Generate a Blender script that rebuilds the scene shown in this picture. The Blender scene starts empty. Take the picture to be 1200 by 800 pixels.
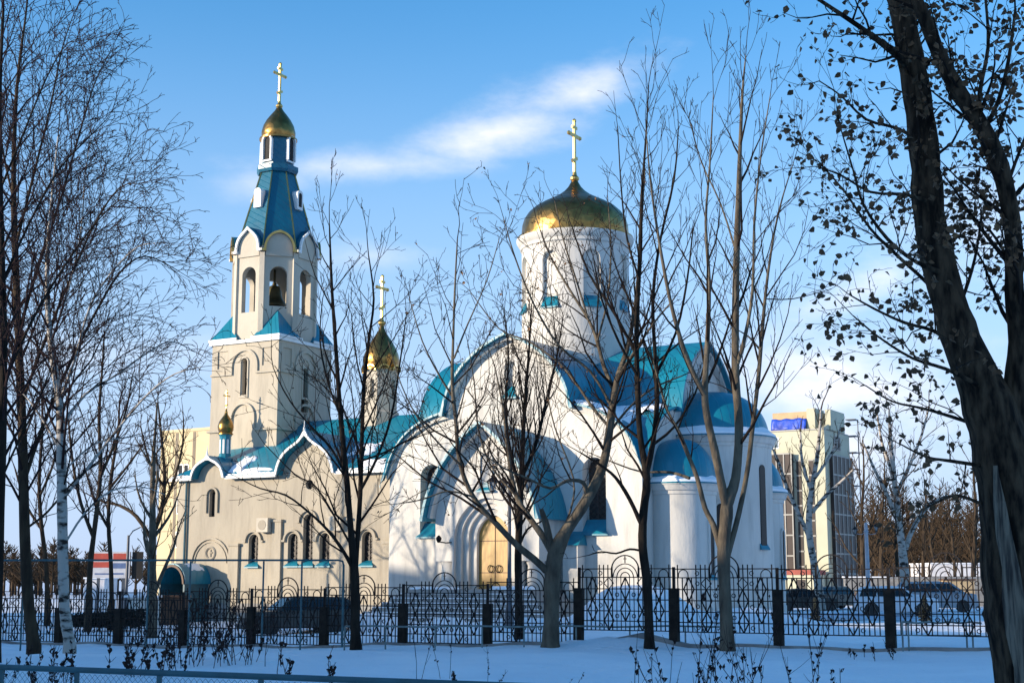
import bpy, bmesh, math, random
import numpy as np
from mathutils import Vector, Matrix
R = math.radians
random.seed(7); np.random.seed(7)
sc = bpy.context.scene
col = sc.collection

# ------------------------------------------------------------------ camera, sky, sun, exposure
F, PX, PY, H = 1700.0, 600.0, 400.0, 1.75
PITCH = math.atan(278 / F)
cam = bpy.data.objects.new('camera', bpy.data.cameras.new('camera'))
col.objects.link(cam); sc.camera = cam
cam.data.sensor_fit = 'HORIZONTAL'; cam.data.sensor_width = 36; cam.data.lens = 36 * F / 1200
cam.location = (0, 0, H); cam.rotation_euler = (R(90) + PITCH, 0, 0)
cam.data.clip_start = .1; cam.data.clip_end = 6000

SUN_EL = R(10.5); SD = Vector((-math.sin(R(70)), -math.cos(R(70)), 0))   # horizontal direction towards the sun
sun_vec = Vector((SD.x * math.cos(SUN_EL), SD.y * math.cos(SUN_EL), math.sin(SUN_EL)))
sd = bpy.data.lights.new('sun', 'SUN'); sd.energy = 4.5; sd.angle = R(.6); sd.color = (1, .85, .66)
so = bpy.data.objects.new('sun', sd); col.objects.link(so)
so.rotation_euler = (-sun_vec).to_track_quat('-Z', 'Y').to_euler(); so.location = (-60, -20, 40)

sc.view_settings.view_transform = 'Standard'; sc.view_settings.look = 'None'
sc.view_settings.gamma = 1; sc.view_settings.exposure = .66; sc.view_settings.use_curve_mapping = False

w = bpy.data.worlds.new('World'); sc.world = w; w.use_nodes = True
nt = w.node_tree; nt.nodes.clear()
def N(t, **k):
    n = nt.nodes.new(t)
    for a, b in k.items(): setattr(n, a, b)
    return n
def L(a, b): nt.links.new(a, b)
def Mth(op, a, b=None, c=None, clamp=False):
    n = N('ShaderNodeMath', operation=op); n.use_clamp = clamp
    for i, v in enumerate((a, b, c)):
        if v is None: continue
        if isinstance(v, (int, float)): n.inputs[i].default_value = v
        else: L(v, n.inputs[i])
    return n.outputs[0]
sky = N('ShaderNodeTexSky', sky_type='NISHITA'); sky.sun_disc = False
sky.sun_elevation = SUN_EL; sky.sun_rotation = math.atan2(SD.x, SD.y) % (2 * math.pi)
sky.altitude = 50; sky.air_density = 1.0; sky.dust_density = .6; sky.ozone_density = 3.0
tc = N('ShaderNodeTexCoord'); sep = N('ShaderNodeSeparateXYZ'); L(tc.outputs['Generated'], sep.inputs[0])
az = Mth('ARCTAN2', sep.outputs[0], sep.outputs[1]); el = Mth('ARCSINE', sep.outputs[2])
nz = N('ShaderNodeTexNoise'); nz.inputs['Scale'].default_value = 9; nz.inputs['Detail'].default_value = 7; nz.inputs['Roughness'].default_value = .6
mp = N('ShaderNodeMapping'); mp.inputs['Scale'].default_value = (1, 1, 2.2); L(tc.outputs['Generated'], mp.inputs[0]); L(mp.outputs[0], nz.inputs['Vector'])
nn = nz.outputs['Fac']
def cloud(a0, e0, ra, re, ang, strength, edge=.55):
    da = Mth('SUBTRACT', az, a0); de = Mth('SUBTRACT', el, e0)
    c, s = math.cos(ang), math.sin(ang)
    x = Mth('DIVIDE', Mth('ADD', Mth('MULTIPLY', da, c), Mth('MULTIPLY', de, s)), ra)
    y = Mth('DIVIDE', Mth('SUBTRACT', Mth('MULTIPLY', de, c), Mth('MULTIPLY', da, s)), re)
    r2 = Mth('SQRT', Mth('ADD', Mth('MULTIPLY', x, x), Mth('MULTIPLY', y, y)))
    m = Mth('SUBTRACT', 1.0, r2)
    m = Mth('ADD', m, Mth('MULTIPLY', Mth('SUBTRACT', nn, .5), 2.2))
    mr = N('ShaderNodeMapRange', interpolation_type='SMOOTHSTEP'); L(m, mr.inputs[0])
    mr.inputs[1].default_value = 0; mr.inputs[2].default_value = edge; mr.inputs[3].default_value = 0; mr.inputs[4].default_value = strength
    return mr.outputs[0]
def sk(px, py): return (px - 600) / F * .985, .1616 + (400 - py) / F
acc = None
for px, py, rx, ry, ang, st in ((440, 196, 190, 30, .04, .75), (590, 155, 170, 44, .22, 1.0), (690, 112, 130, 46, .25, 1.0), (300, 222, 90, 26, .2, .5),
                                (430, 300, 120, 28, 0, .5), (985, 445, 200, 95, .1, 1.0), (1010, 350, 120, 40, .35, .95), (960, 530, 220, 80, 0, 1.0),
                                (1150, 300, 140, 80, .5, .7), (150, 420, 280, 50, .1, .4), (1500, 300, 260, 60, .2, .6), (-300, 250, 260, 50, .1, .5)):
    a0, e0 = sk(px, py)
    c = cloud(a0, e0, rx / F, ry / F, ang, st, 1.7)
    acc = c if acc is None else Mth('MAXIMUM', acc, c)
# thin pale veil low over the horizon
vl = N('ShaderNodeMapRange', interpolation_type='SMOOTHSTEP'); L(el, vl.inputs[0])
vl.inputs[1].default_value = .42; vl.inputs[2].default_value = .04; vl.inputs[3].default_value = 0; vl.inputs[4].default_value = .88
hs = N('ShaderNodeHueSaturation'); hs.inputs['Saturation'].default_value = 1.22; hs.inputs['Hue'].default_value = .5; hs.inputs['Value'].default_value = 1.5; L(sky.outputs[0], hs.inputs['Color'])
vm = N('ShaderNodeMix', data_type='RGBA'); cm = N('ShaderNodeMix', data_type='RGBA'); L(vl.outputs[0], vm.inputs[0]); L(hs.outputs[0], vm.inputs[6]); vm.inputs[7].default_value = (2.5, 3.25, 4.75, 1); L(acc, cm.inputs[0]); L(vm.outputs[2], cm.inputs[6]); cm.inputs[7].default_value = (6.0, 5.7, 5.8, 1)
bg = N('ShaderNodeBackground'); L(cm.outputs[2], bg.inputs[0]); bg.inputs[1].default_value = .14
wo = N('ShaderNodeOutputWorld'); L(bg.outputs[0], wo.inputs[0])

# ------------------------------------------------------------------ measuring helpers (photo pixel -> point at a real distance)
cp, sp = math.cos(PITCH), math.sin(PITCH)
def at(px, py, Y):
    x = (px - PX) / F; y = (PY - py) / F
    d = Vector((x, cp - y * sp, sp + y * cp)); t = Y / d.y
    return Vector((0, 0, H)) + d * t
CH_O = Vector((-.1, 64, 0)); CH_A = R(-30)
CU = Vector((math.cos(CH_A), math.sin(CH_A), 0)); CW = Vector((-math.sin(CH_A), math.cos(CH_A), 0))
def chw(u, w_, z=0): return CH_O + CU * u + CW * w_ + Vector((0, 0, z))

# ------------------------------------------------------------------ materials
M = {}
def mat(name, c1, c2=None, scale=3.0, rough=.8, metal=0.0, bump=0.0, bscale=None, stretch=(1, 1, 1), detail=6, lo=.35, hi=.65, spec=None, streak=0):
    m = bpy.data.materials.new(name); m.use_nodes = True; t = m.node_tree; b = t.nodes['Principled BSDF']
    b.inputs['Roughness'].default_value = rough; b.inputs['Metallic'].default_value = metal
    if spec is not None: b.inputs['Specular IOR Level'].default_value = spec
    c2 = c2 or tuple(v * .8 for v in c1)
    co = t.nodes.new('ShaderNodeTexCoord'); mpn = t.nodes.new('ShaderNodeMapping'); mpn.inputs['Scale'].default_value = stretch
    t.links.new(co.outputs['Object'], mpn.inputs[0])
    n = t.nodes.new('ShaderNodeTexNoise'); n.inputs['Scale'].default_value = scale; n.inputs['Detail'].default_value = detail
    t.links.new(mpn.outputs[0], n.inputs['Vector'])
    mr = t.nodes.new('ShaderNodeMapRange'); mr.inputs[1].default_value = lo; mr.inputs[2].default_value = hi; t.links.new(n.outputs['Fac'], mr.inputs[0])
    mx = t.nodes.new('ShaderNodeMix'); mx.data_type = 'RGBA'; t.links.new(mr.outputs[0], mx.inputs[0])
    mx.inputs[6].default_value = (*c1, 1); mx.inputs[7].default_value = (*c2, 1)
    t.links.new(mx.outputs[2], b.inputs['Base Color'])
    if streak:
        mp3 = t.nodes.new('ShaderNodeMapping'); mp3.inputs['Scale'].default_value = (1.6, 1.6, .22); t.links.new(co.outputs['Object'], mp3.inputs[0])
        n3 = t.nodes.new('ShaderNodeTexNoise'); n3.inputs['Scale'].default_value = 1.5; n3.inputs['Detail'].default_value = 9; n3.inputs['Roughness'].default_value = .65; t.links.new(mp3.outputs[0], n3.inputs['Vector'])
        m3 = t.nodes.new('ShaderNodeMapRange'); m3.inputs[1].default_value = .48; m3.inputs[2].default_value = .78; m3.inputs[3].default_value = 0; m3.inputs[4].default_value = streak; t.links.new(n3.outputs['Fac'], m3.inputs[0])
        x3 = t.nodes.new('ShaderNodeMix'); x3.data_type = 'RGBA'; t.links.new(m3.outputs[0], x3.inputs[0]); t.links.new(mx.outputs[2], x3.inputs[6]); x3.inputs[7].default_value = (*[v*.5 for v in c2], 1)
        t.links.new(x3.outputs[2], b.inputs['Base Color'])
    if bump:
        n2 = t.nodes.new('ShaderNodeTexNoise'); n2.inputs['Scale'].default_value = bscale or scale * 5; n2.inputs['Detail'].default_value = 5
        t.links.new(mpn.outputs[0], n2.inputs['Vector'])
        bp = t.nodes.new('ShaderNodeBump'); bp.inputs['Strength'].default_value = bump; bp.inputs['Distance'].default_value = .05
        t.links.new(n2.outputs['Fac'], bp.inputs['Height']); t.links.new(bp.outputs[0], b.inputs['Normal'])
    M[name] = m; return m
mat('white_plaster', (.62, .595, .545), (.49, .47, .43), .5, .85, bump=.25, bscale=9, stretch=(1, 1, .45), lo=.42, hi=.75, streak=.55)
mat('beige_plaster', (.42, .37, .285), (.32, .28, .22), .55, .88, bump=.3, bscale=8, stretch=(1, 1, .4), lo=.38, hi=.72, streak=.5)
mat('pale_plaster', (.52, .47, .38), (.41, .37, .30), .6, .85, bump=.25, bscale=8, lo=.4, hi=.7)
mat('tower_plaster', (.50, .445, .35), (.40, .355, .28), .55, .88, bump=.3, bscale=8, stretch=(1, 1, .4), lo=.38, hi=.72, streak=.5)
mat('white_paint', (.82, .82, .80), (.70, .70, .68), 2, .5)
mat('teal_trim', (.008, .20, .28), (.006, .14, .21), 3, .4)
mat('snow', (.90, .91, .93), (.82, .84, .88), .8, .75, bump=.35, bscale=6)
mat('niche_grey', (.45, .44, .42), None, 2, .85)
mat('glass', (.016, .018, .02), (.03, .026, .026), 1.5, .3, spec=.22)
mat('lattice', (.05, .035, .03), None, 5, .5)
mat('black_iron', (.012, .012, .014), (.03, .022, .018), 20, .45, metal=.3, spec=.12)
mat('door_wood', (.46, .28, .07), (.36, .20, .05), 3, .45, stretch=(3, 3, .6))
mat('brown_wood', (.10, .045, .02), None, 4, .6)
mat('dark_opening', (.02, .018, .016), None, 4, .8)
mat('bronze', (.13, .10, .045), (.08, .07, .04), 3, .4, metal=.8)
mat('downpipe', (.03, .10, .13), None, 3, .5)
mat('concrete', (.30, .29, .27), (.20, .19, .18), 2, .9, bump=.3)
mat('step_stone', (.36, .34, .31), (.26, .25, .24), 3, .85)
def seam_roof(name, c1, c2, vec, freq, rough=.38, patches=True):
    m = mat(name, c1, c2, .9, rough, metal=.0, lo=.35, hi=.7); t = m.node_tree; b = t.nodes['Principled BSDF']
    co = t.nodes.new('ShaderNodeTexCoord'); d = t.nodes.new('ShaderNodeVectorMath'); d.operation = 'DOT_PRODUCT'; d.inputs[1].default_value = vec
    t.links.new(co.outputs['Object'], d.inputs[0])
    f = t.nodes.new('ShaderNodeMath'); f.operation = 'MULTIPLY'; f.inputs[1].default_value = freq; t.links.new(d.outputs['Value'], f.inputs[0])
    g = t.nodes.new('ShaderNodeMath'); g.operation = 'FRACT'; t.links.new(f.outputs[0], g.inputs[0])
    h = t.nodes.new('ShaderNodeMapRange'); h.inputs[1].default_value = .0; h.inputs[2].default_value = .1; h.inputs[3].default_value = 1; h.inputs[4].default_value = 0
    t.links.new(g.outputs[0], h.inputs[0])
    nz2 = t.nodes.new('ShaderNodeTexNoise'); nz2.inputs['Scale'].default_value = 2.2; nz2.inputs['Detail'].default_value = 2
    t.links.new(co.outputs['Object'], nz2.inputs['Vector'])
    ad = t.nodes.new('ShaderNodeMath'); ad.operation = 'ADD'; t.links.new(h.outputs[0], ad.inputs[0]); t.links.new(nz2.outputs['Fac'], ad.inputs[1])
    bp = t.nodes.new('ShaderNodeBump'); bp.inputs['Strength'].default_value = .5; bp.inputs['Distance'].default_value = .04
    t.links.new(ad.outputs[0], bp.inputs['Height']); t.links.new(bp.outputs[0], b.inputs['Normal'])
    b.inputs['Specular IOR Level'].default_value = .5
    return m
seam_roof('teal_roof', (.006, .19, .275), (.005, .145, .215), (1, 1, 0), 1.9)
seam_roof('tent_roof', (.004, .115, .185), (.004, .085, .145), (.6, .6, 1.0), 2.6)
def gold(name, fu, fz):
    m = mat(name, (.40, .235, .075), (.22, .125, .04), 2.2, .33, metal=1.0, lo=.3, hi=.7); t = m.node_tree; b = t.nodes['Principled BSDF']
    co = t.nodes.new('ShaderNodeTexCoord'); v = t.nodes.new('ShaderNodeTexVoronoi'); v.inputs['Scale'].default_value = fz
    t.links.new(co.outputs['Object'], v.inputs['Vector'])
    bp = t.nodes.new('ShaderNodeBump'); bp.inputs['Strength'].default_value = .45; bp.inputs['Distance'].default_value = .05
    t.links.new(v.outputs['Distance'], bp.inputs['Height']); t.links.new(bp.outputs[0], b.inputs['Normal'])
    return m
gold('gold_scales', 1, 3.2)
mat('gold', (.62, .40, .14), (.5, .32, .10), 3, .35, metal=1.0)

# ------------------------------------------------------------------ object helpers
def tag(o, label=None, cat=None, group=None, kind=None):
    if label: o['label'] = label
    if cat: o['category'] = cat
    if group: o['group'] = group
    if kind: o['kind'] = kind
    return o
def empty(name, loc, rz=0, label=None, cat=None, group=None):
    o = bpy.data.objects.new(name, None); col.objects.link(o); o.location = loc; o.rotation_euler.z = rz
    o.empty_display_size = .2
    return tag(o, label, cat, group)
def link_mesh(me, name, parent):
    o = bpy.data.objects.new(name, me); col.objects.link(o)
    if parent is not None: o.parent = parent
    return o
class MB:
    def __init__(s): s.v = []; s.f = []; s.m = []; s.cur = 0
    def add(s, vs, fs):
        b = len(s.v); s.v += [tuple(q) for q in vs]
        for f in fs: s.f.append(tuple(b + i for i in f)); s.m.append(s.cur)
        return s
    def box(s, x0, x1, y0, y1, z0, z1):
        return s.add([(x0,y0,z0),(x1,y0,z0),(x1,y1,z0),(x0,y1,z0),(x0,y0,z1),(x1,y0,z1),(x1,y1,z1),(x0,y1,z1)],
                     [(0,3,2,1),(4,5,6,7),(0,1,5,4),(1,2,6,5),(2,3,7,6),(3,0,4,7)])
    def loft(s, rings, closed=True, caps=True):      # rings: lists of equal length
        n = len(rings[0]); vs = [p for r in rings for p in r]; fs = []
        for i in range(len(rings) - 1):
            for j in range(n if closed else n - 1):
                k = (j + 1) % n
                fs.append((i*n+j, i*n+k, (i+1)*n+k, (i+1)*n+j))
        if caps: fs.append(tuple(range(n - 1, -1, -1))); fs.append(tuple((len(rings)-1)*n + j for j in range(n)))
        return s.add(vs, fs)
    def prism(s, poly, a, b, plane='xz'):           # polygon extruded along the third axis
        if plane == 'xz': r = lambda t: [(p[0], t, p[1]) for p in poly]
        elif plane == 'yz': r = lambda t: [(t, p[0], p[1]) for p in poly]
        else: r = lambda t: [(p[0], p[1], t) for p in poly]
        return s.loft([r(a), r(b)])
    def lathe(s, prof, c=(0, 0, 0), n=32, a0=0, a1=2*math.pi, caps=False):
        full = abs(a1 - a0 - 2*math.pi) < 1e-6; k = n if full else n + 1
        rings = [[(c[0] + r*math.cos(a0+(a1-a0)*j/n), c[1] + r*math.sin(a0+(a1-a0)*j/n), c[2] + z) for j in range(k)] for r, z in prof]
        return s.loft(rings, closed=full, caps=caps)
    def tube(s, pts, r, n=6, caps=True):
        pts = [Vector(p) for p in pts]; rs = r if isinstance(r, (list, tuple)) else [r]*len(pts); rings = []
        for i, p in enumerate(pts):
            d = (pts[min(i+1, len(pts)-1)] - pts[max(i-1, 0)]).normalized()
            a = d.cross(Vector((0, 0, 1)) if abs(d.z) < .95 else Vector((0, 1, 0))).normalized(); b = d.cross(a)
            rings.append([tuple(p + (a*math.cos(2*math.pi*j/n) + b*math.sin(2*math.pi*j/n))*rs[i]) for j in range(n)])
        return s.loft(rings, caps=caps)
    def xf(s, mtx, start=0):
        for i in range(start, len(s.v)): s.v[i] = tuple(mtx @ Vector(s.v[i]))
        return s
    def build(s, name, mats, parent=None, smooth=False, fix=True):
        me = bpy.data.meshes.new(name); me.from_pydata(s.v, [], s.f)
        if not isinstance(mats, (list, tuple)): mats = [mats]
        for q in mats: me.materials.append(M[q] if isinstance(q, str) else q)
        if len(mats) > 1: me.polygons.foreach_set('material_index', s.m)
        if fix:
            bm = bmesh.new(); bm.from_mesh(me); bmesh.ops.recalc_face_normals(bm, faces=bm.faces); bm.to_mesh(me); bm.free()
        o = link_mesh(me, name, parent)
        if smooth:
            me.polygons.foreach_set('use_smooth', [True]*len(me.polygons))
            try: me.set_sharp_from_angle(angle=R(38))
            except Exception: pass
        me.update(); return o
def cut(o, mb, smooth=False):
    c = mb.build('cutter', [o.data.materials[0]]); c.matrix_world = o.matrix_world
    if o.parent: c.parent = o.parent
    md = o.modifiers.new('b', 'BOOLEAN'); md.object = c; md.operation = 'DIFFERENCE'; md.solver = 'EXACT'
    bpy.context.view_layer.update()
    dg = bpy.context.evaluated_depsgraph_get(); me = bpy.data.meshes.new_from_object(o.evaluated_get(dg))
    old = o.data; nm = old.name; o.modifiers.clear(); o.data = me; bpy.data.meshes.remove(old); me.name = nm
    bpy.data.objects.remove(c, do_unlink=True)
def bez(p0, p1, p2, p3, n):
    out = []
    for i in range(n + 1):
        t = i / n; a = (1-t)**3; b = 3*t*(1-t)**2; c = 3*t*t*(1-t); d = t**3
        out.append(tuple(a*p0[k] + b*p1[k] + c*p2[k] + d*p3[k] for k in range(len(p0))))
    return out
def arch(cx, z0, zt, hw, n=10, point=0.0):          # closed outline, round headed, top at zt
    zc = zt - hw; o = [(cx - hw, z0), (cx + hw, z0)]
    for i in range(n + 1):
        a = math.pi * i / n
        o.append((cx + hw*math.cos(a), zc + hw*math.sin(a) + point*max(0, math.sin(a))**6))
    return o

def arched_wall(mb, half, z0, hw, zt, zb, y0, y1, cx=0, point=0.0, n=12):
    """symmetric wall slab: half = right outline from (outer,z0) up to (0,peak); arched opening from zb (None: open down to z0) to zt"""
    zc = zt - hw; arc = [(hw*math.sin(math.pi/2*i/n), zc + hw*math.cos(math.pi/2*i/n) + point*max(0, math.cos(math.pi/2*i/n))**6) for i in range(n+1)]
    if zb is None: poly = [(hw, z0)] + half + arc[:-1] + [(hw, zc)]
    else: poly = [(0, z0)] + half + arc[:-1] + [(hw, zc), (hw, zb), (0, zb)]
    for s_ in (1, -1): mb.prism([(cx + s_*x, z) for x, z in poly], y0, y1)
    return mb
# ================================================================== GROUND
def sstep(a, b, x):
    t = min(1, max(0, (x - a)/(b - a))); return t*t*(3 - 2*t)
def gz(x, y):
    base = -.34*(1 - sstep(-12, 4, x))*sstep(33, 44, y)
    right = .06*sstep(4, 10, x)*sstep(30, 36, y)*(1 - sstep(40, 60, y)) - .15*sstep(5, 15, x)*sstep(45, 62, y)
    m = 1.35*math.exp(-((x-4.4)/1.9)**4 - ((y-52.5)/3.2)**2) + .75*math.exp(-((x-8.5)/2.6)**2 - ((y-53)/3)**2)
    m += .5*math.exp(-((x-.6)/3.0)**2 - ((y-51)/2.5)**2)
    n = .05*math.sin(x*.9+y*.5)*math.sin(y*.7-x*.3) + .035*math.sin(x*2.3+1)*math.sin(y*1.9)
    m += .28*math.exp(-((x-3.0)/1.5)**2 - ((y-38.4)/.7)**2)*(1+.3*math.sin(x*7)*math.sin(y*6))
    m += .62*math.exp(-((x+6.2)/2.6)**2 - ((y-60.5)/2.2)**2) + .4*math.exp(-((x+2.6)/1.2)**2 - ((y-57.2)/1.2)**2)
    # ground drops gently away towards the camera side bank
    return base + right + m + n*(1 if y < 120 else .3)
def ground():
    ys = [-60, -30, -10, 0, 5] + [8 + i*.45 for i in range(125)] + [66, 70, 75, 80, 88, 96, 105, 120, 140, 170, 220, 300, 450, 800, 1500, 4500]
    xs = [-4500, -1500, -600, -250, -120, -80, -60, -45, -35] + [-28 + i*.5 for i in range(105)] + [26, 29, 33, 40, 50, 65, 85, 120, 250, 600, 1500, 4500]
    mb = MB(); nx = len(xs); vs = [(x, y, gz(x, y)) for y in ys for x in xs]
    fs = [(j*nx+i, j*nx+i+1, (j+1)*nx+i+1, (j+1)*nx+i) for j in range(len(ys)-1) for i in range(nx-1)]
    mb.add(vs, fs); return mb.build('ground', 'ground_snow', None, smooth=True)
m = mat('ground_snow', (.93, .93, .94), (.84, .85, .88), .35, .7, bump=.55, bscale=1.6, detail=8)
def snow_relief(m):
    t = m.node_tree; b = t.nodes['Principled BSDF']; co = t.nodes.new('ShaderNodeTexCoord')
    def nse(kind, sc_, **k):
        n = t.nodes.new(kind); n.inputs['Scale'].default_value = sc_; t.links.new(co.outputs['Object'], n.inputs['Vector'])
        for a, v in k.items(): n.inputs[a].default_value = v
        return n
    a = nse('ShaderNodeTexNoise', .8, Detail=8.0, Roughness=.62); v = nse('ShaderNodeTexVoronoi', 1.7); msk = nse('ShaderNodeTexNoise', .16, Detail=2.0)
    def mm(op, x, y):
        n = t.nodes.new('ShaderNodeMath'); n.operation = op
        for i, q in enumerate((x, y)):
            if isinstance(q, float): n.inputs[i].default_value = q
            else: t.links.new(q, n.inputs[i])
        return n.outputs[0]
    dim = t.nodes.new('ShaderNodeMapRange'); t.links.new(v.outputs['Distance'], dim.inputs[0]); dim.inputs[1].default_value = .05; dim.inputs[2].default_value = .26; dim.inputs[3].default_value = -1; dim.inputs[4].default_value = 0
    mk = t.nodes.new('ShaderNodeMapRange'); t.links.new(msk.outputs['Fac'], mk.inputs[0]); mk.inputs[1].default_value = .48; mk.inputs[2].default_value = .56
    h = mm('ADD', mm('MULTIPLY', a.outputs['Fac'], 1.0), mm('MULTIPLY', mm('MULTIPLY', dim.outputs[0], mk.outputs[0]), .32))
    bp = t.nodes.new('ShaderNodeBump'); bp.inputs['Strength'].default_value = .9; bp.inputs['Distance'].default_value = .22; t.links.new(h, bp.inputs['Height']); t.links.new(bp.outputs[0], b.inputs['Normal'])
    # scattered leaf litter and grit
    g = nse('ShaderNodeTexNoise', 14.0, Detail=3.0); g2 = nse('ShaderNodeTexNoise', .5, Detail=3.0)
    th = t.nodes.new('ShaderNodeMapRange'); t.links.new(mm('ADD', g.outputs['Fac'], mm('MULTIPLY', g2.outputs['Fac'], .25)), th.inputs[0]); th.inputs[1].default_value = .86; th.inputs[2].default_value = .9; th.inputs[4].default_value = .75
    mx = t.nodes.new('ShaderNodeMix'); mx.data_type = 'RGBA'; src = b.inputs['Base Color'].links[0].from_socket; t.links.new(th.outputs[0], mx.inputs[0]); t.links.new(src, mx.inputs[6]); mx.inputs[7].default_value = (.10, .07, .05, 1); t.links.new(mx.outputs[2], b.inputs['Base Color'])
snow_relief(m)
gm = ground(); tag(gm, kind='structure')
# trodden/ploughed road strip beyond the iron fence
mat('packed_snow', (.62, .66, .76), (.42, .44, .50), .5, .6, bump=.4, bscale=2.5)
mb = MB(); n = 30
for i in range(n):
    pass
road = []
for i in range(41):
    x = 10 + i*2.2; yc = 78 - i*.2
    road.append(((x, yc-9, gz(x, yc-9)+.03), (x, yc-3, gz(x, yc-3)+.03), (x, yc+5, gz(x, yc+5)+.03)))
vs = [p for r in road for p in r]
mb.add(vs, [(i*3+j, (i+1)*3+j, (i+1)*3+j+1, i*3+j+1) for i in range(40) for j in range(2)])
tag(mb.build('road', 'packed_snow', None), kind='structure')

# ================================================================== CHURCH (local frame: x along the long wall, y into the depth, z up)
church = empty('church', CH_O, CH_A, 'white orthodox church with teal roofs, gold domes and tented bell tower behind the iron fence', 'church')
C = 6.4; HW = 6.4; AW = 3.05
archc = bez((AW, 9.3), (2.75, 10.9), (1.35, 11.85), (0, 12.3), 12)      # from springing to peak
quart = bez((AW, 9.15), (4.7, 8.95), (6.05, 8.1), (HW, 6.6), 10)
def q_of(x):
    x = abs(x)
    if x >= HW: return 6.6 - (x - HW)*2.2
    for a, b in zip(quart[:-1], quart[1:]):
        if a[0] <= x <= b[0]: t = (x-a[0])/(b[0]-a[0]); return a[1] + (b[1]-a[1])*t
    return quart[0][1]
half = quart[::-1] + archc                                            # (HW,6.6)..(AW,9.15)(AW,9.3)..(0,12.3)
outline = [(-HW, -.6), (HW, -.6)] + half + [(-x, z) for x, z in half[:-1][::-1]]
T_ = .9
def face_wall(rot, cuts=None):
    inner = []
    for x, z in outline:
        s = 1 if x >= 0 else -1
        inner.append(((s*(AW + (abs(x)-AW)*(HW-T_-AW)/(HW-AW)) if abs(x) > AW else x), z))
    mb = MB().loft([[(x, 0, z) for x, z in outline], [(x, T_, z) for x, z in inner]])
    mb.xf(Matrix.Translation((0, C, 0)) @ Matrix.Rotation(rot, 4, 'Z') @ Matrix.Translation((0, -C, 0)))
    return mb.build('wall', 'white_plaster', church)
fw = {k: face_wall(R(90)*k) for k in range(4)}                        # 0 south, 1 east, 2 north, 3 west
def sill(name_parent, u, y, zb, w0, dz=.45, out=.16, flare=.14, depth=.4):
    # sloping metal sill: back edge high inside the recess, flared front edge
    mb = MB()
    mb.add([(u-w0, y+depth, zb+dz), (u+w0, y+depth, zb+dz), (u+w0, y-.01, zb+.12), (u-w0, y-.01, zb+.12),
            (u-w0-flare, y-out, zb-.02), (u+w0+flare, y-out, zb-.02), (u-w0-flare, y-out, zb-.09), (u+w0+flare, y-out, zb-.09), (u-w0, y+depth, zb-.02), (u+w0, y+depth, zb-.02)],
           [(0,3,2,1),(3,4,5,2),(4,6,7,5),(0,8,6,4,3),(1,2,5,7,9),(0,1,9,8),(8,9,7,6)])
    return mb.build('sill', 'teal_trim', name_parent)
def window_unit(parent, u, y, zb, zt, hw, depth=.42, glz=None, lattice=True, gw=.8, silldz=.45, cross=True):
    """dark glazing with a fine lattice, standing at the back of a recess cut into the wall"""
    g = MB(); g.cur = 0
    o = arch(u, zb, zt-.03, hw*gw, 8); g.prism(o, y+depth-.07, y+depth-.02)
    g.cur = 1
    if lattice:
        W_ = hw*gw; st = .26; k = -int((zt-zb)/st) - 2
        def top(x): 
            dx = min(abs(x-u)/W_, 1); return zt-.03-W_ + W_*math.sqrt(max(0, 1-dx*dx))
        n = int((zt-zb)/st)
        for i in range(n+2):
            z = zb + i*st
            for s in (1, -1):
                a = (u - W_*s, z); b = (u + W_*s, z + 2*W_*.9)
                pts = [(a[0]+(b[0]-a[0])*t/6, a[1]+(b[1]-a[1])*t/6) for t in range(7)]
                pts = [p for p in pts if p[1] < top(p[0])-.01]
                for p, q in zip(pts[:-1], pts[1:]):
                    g.tube([(p[0], y+depth-.09, p[1]), (q[0], y+depth-.09, q[1])], .011, 3)
        g.box(u-.018, u+.018, y+depth-.11, y+depth-.06, zb, zt-.05)
    win = g.build('window', ['glass', 'lattice'], parent)
    if silldz: sill(win, u, y, zb, hw, silldz, depth=depth-.1)
    return win
# --- south wall
cuts = MB()
for s in (-1, 1): cuts.prism(arch(4.15*s, 3.65, 6.88, .56), -.3, .5)
cuts.prism(arch(0, 9.72, 11.35, .27), -.3, .3)
for s in (-1, 1): cuts.box(s*.17-.07, s*.17+.07, -.2, .3, 11.62, 11.95)
cuts.box(-1.0, 1.0, -.3, .7, 1.0, 4.0)
cut(fw[0], cuts)
for s in (-1, 1): window_unit(church, 4.15*s, 0, 3.65, 6.85, .56, .48, silldz=.6)
sill(church, 0, 0, 9.72, .27, .5, depth=.27)
# --- east wall (right gable): slot and two vents
ROT = lambda k: Matrix.Translation((0, C, 0)) @ Matrix.Rotation(R(90)*k, 4, 'Z') @ Matrix.Translation((0, -C, 0))
cuts = MB(); cuts.prism(arch(0, 9.9, 11.3, .27), -.3, .3)
for s in (-1, 1): cuts.box(s*.17-.07, s*.17+.07, -.2, .3, 11.62, 11.95)
cuts.xf(ROT(1)); cut(fw[1], cuts)
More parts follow.
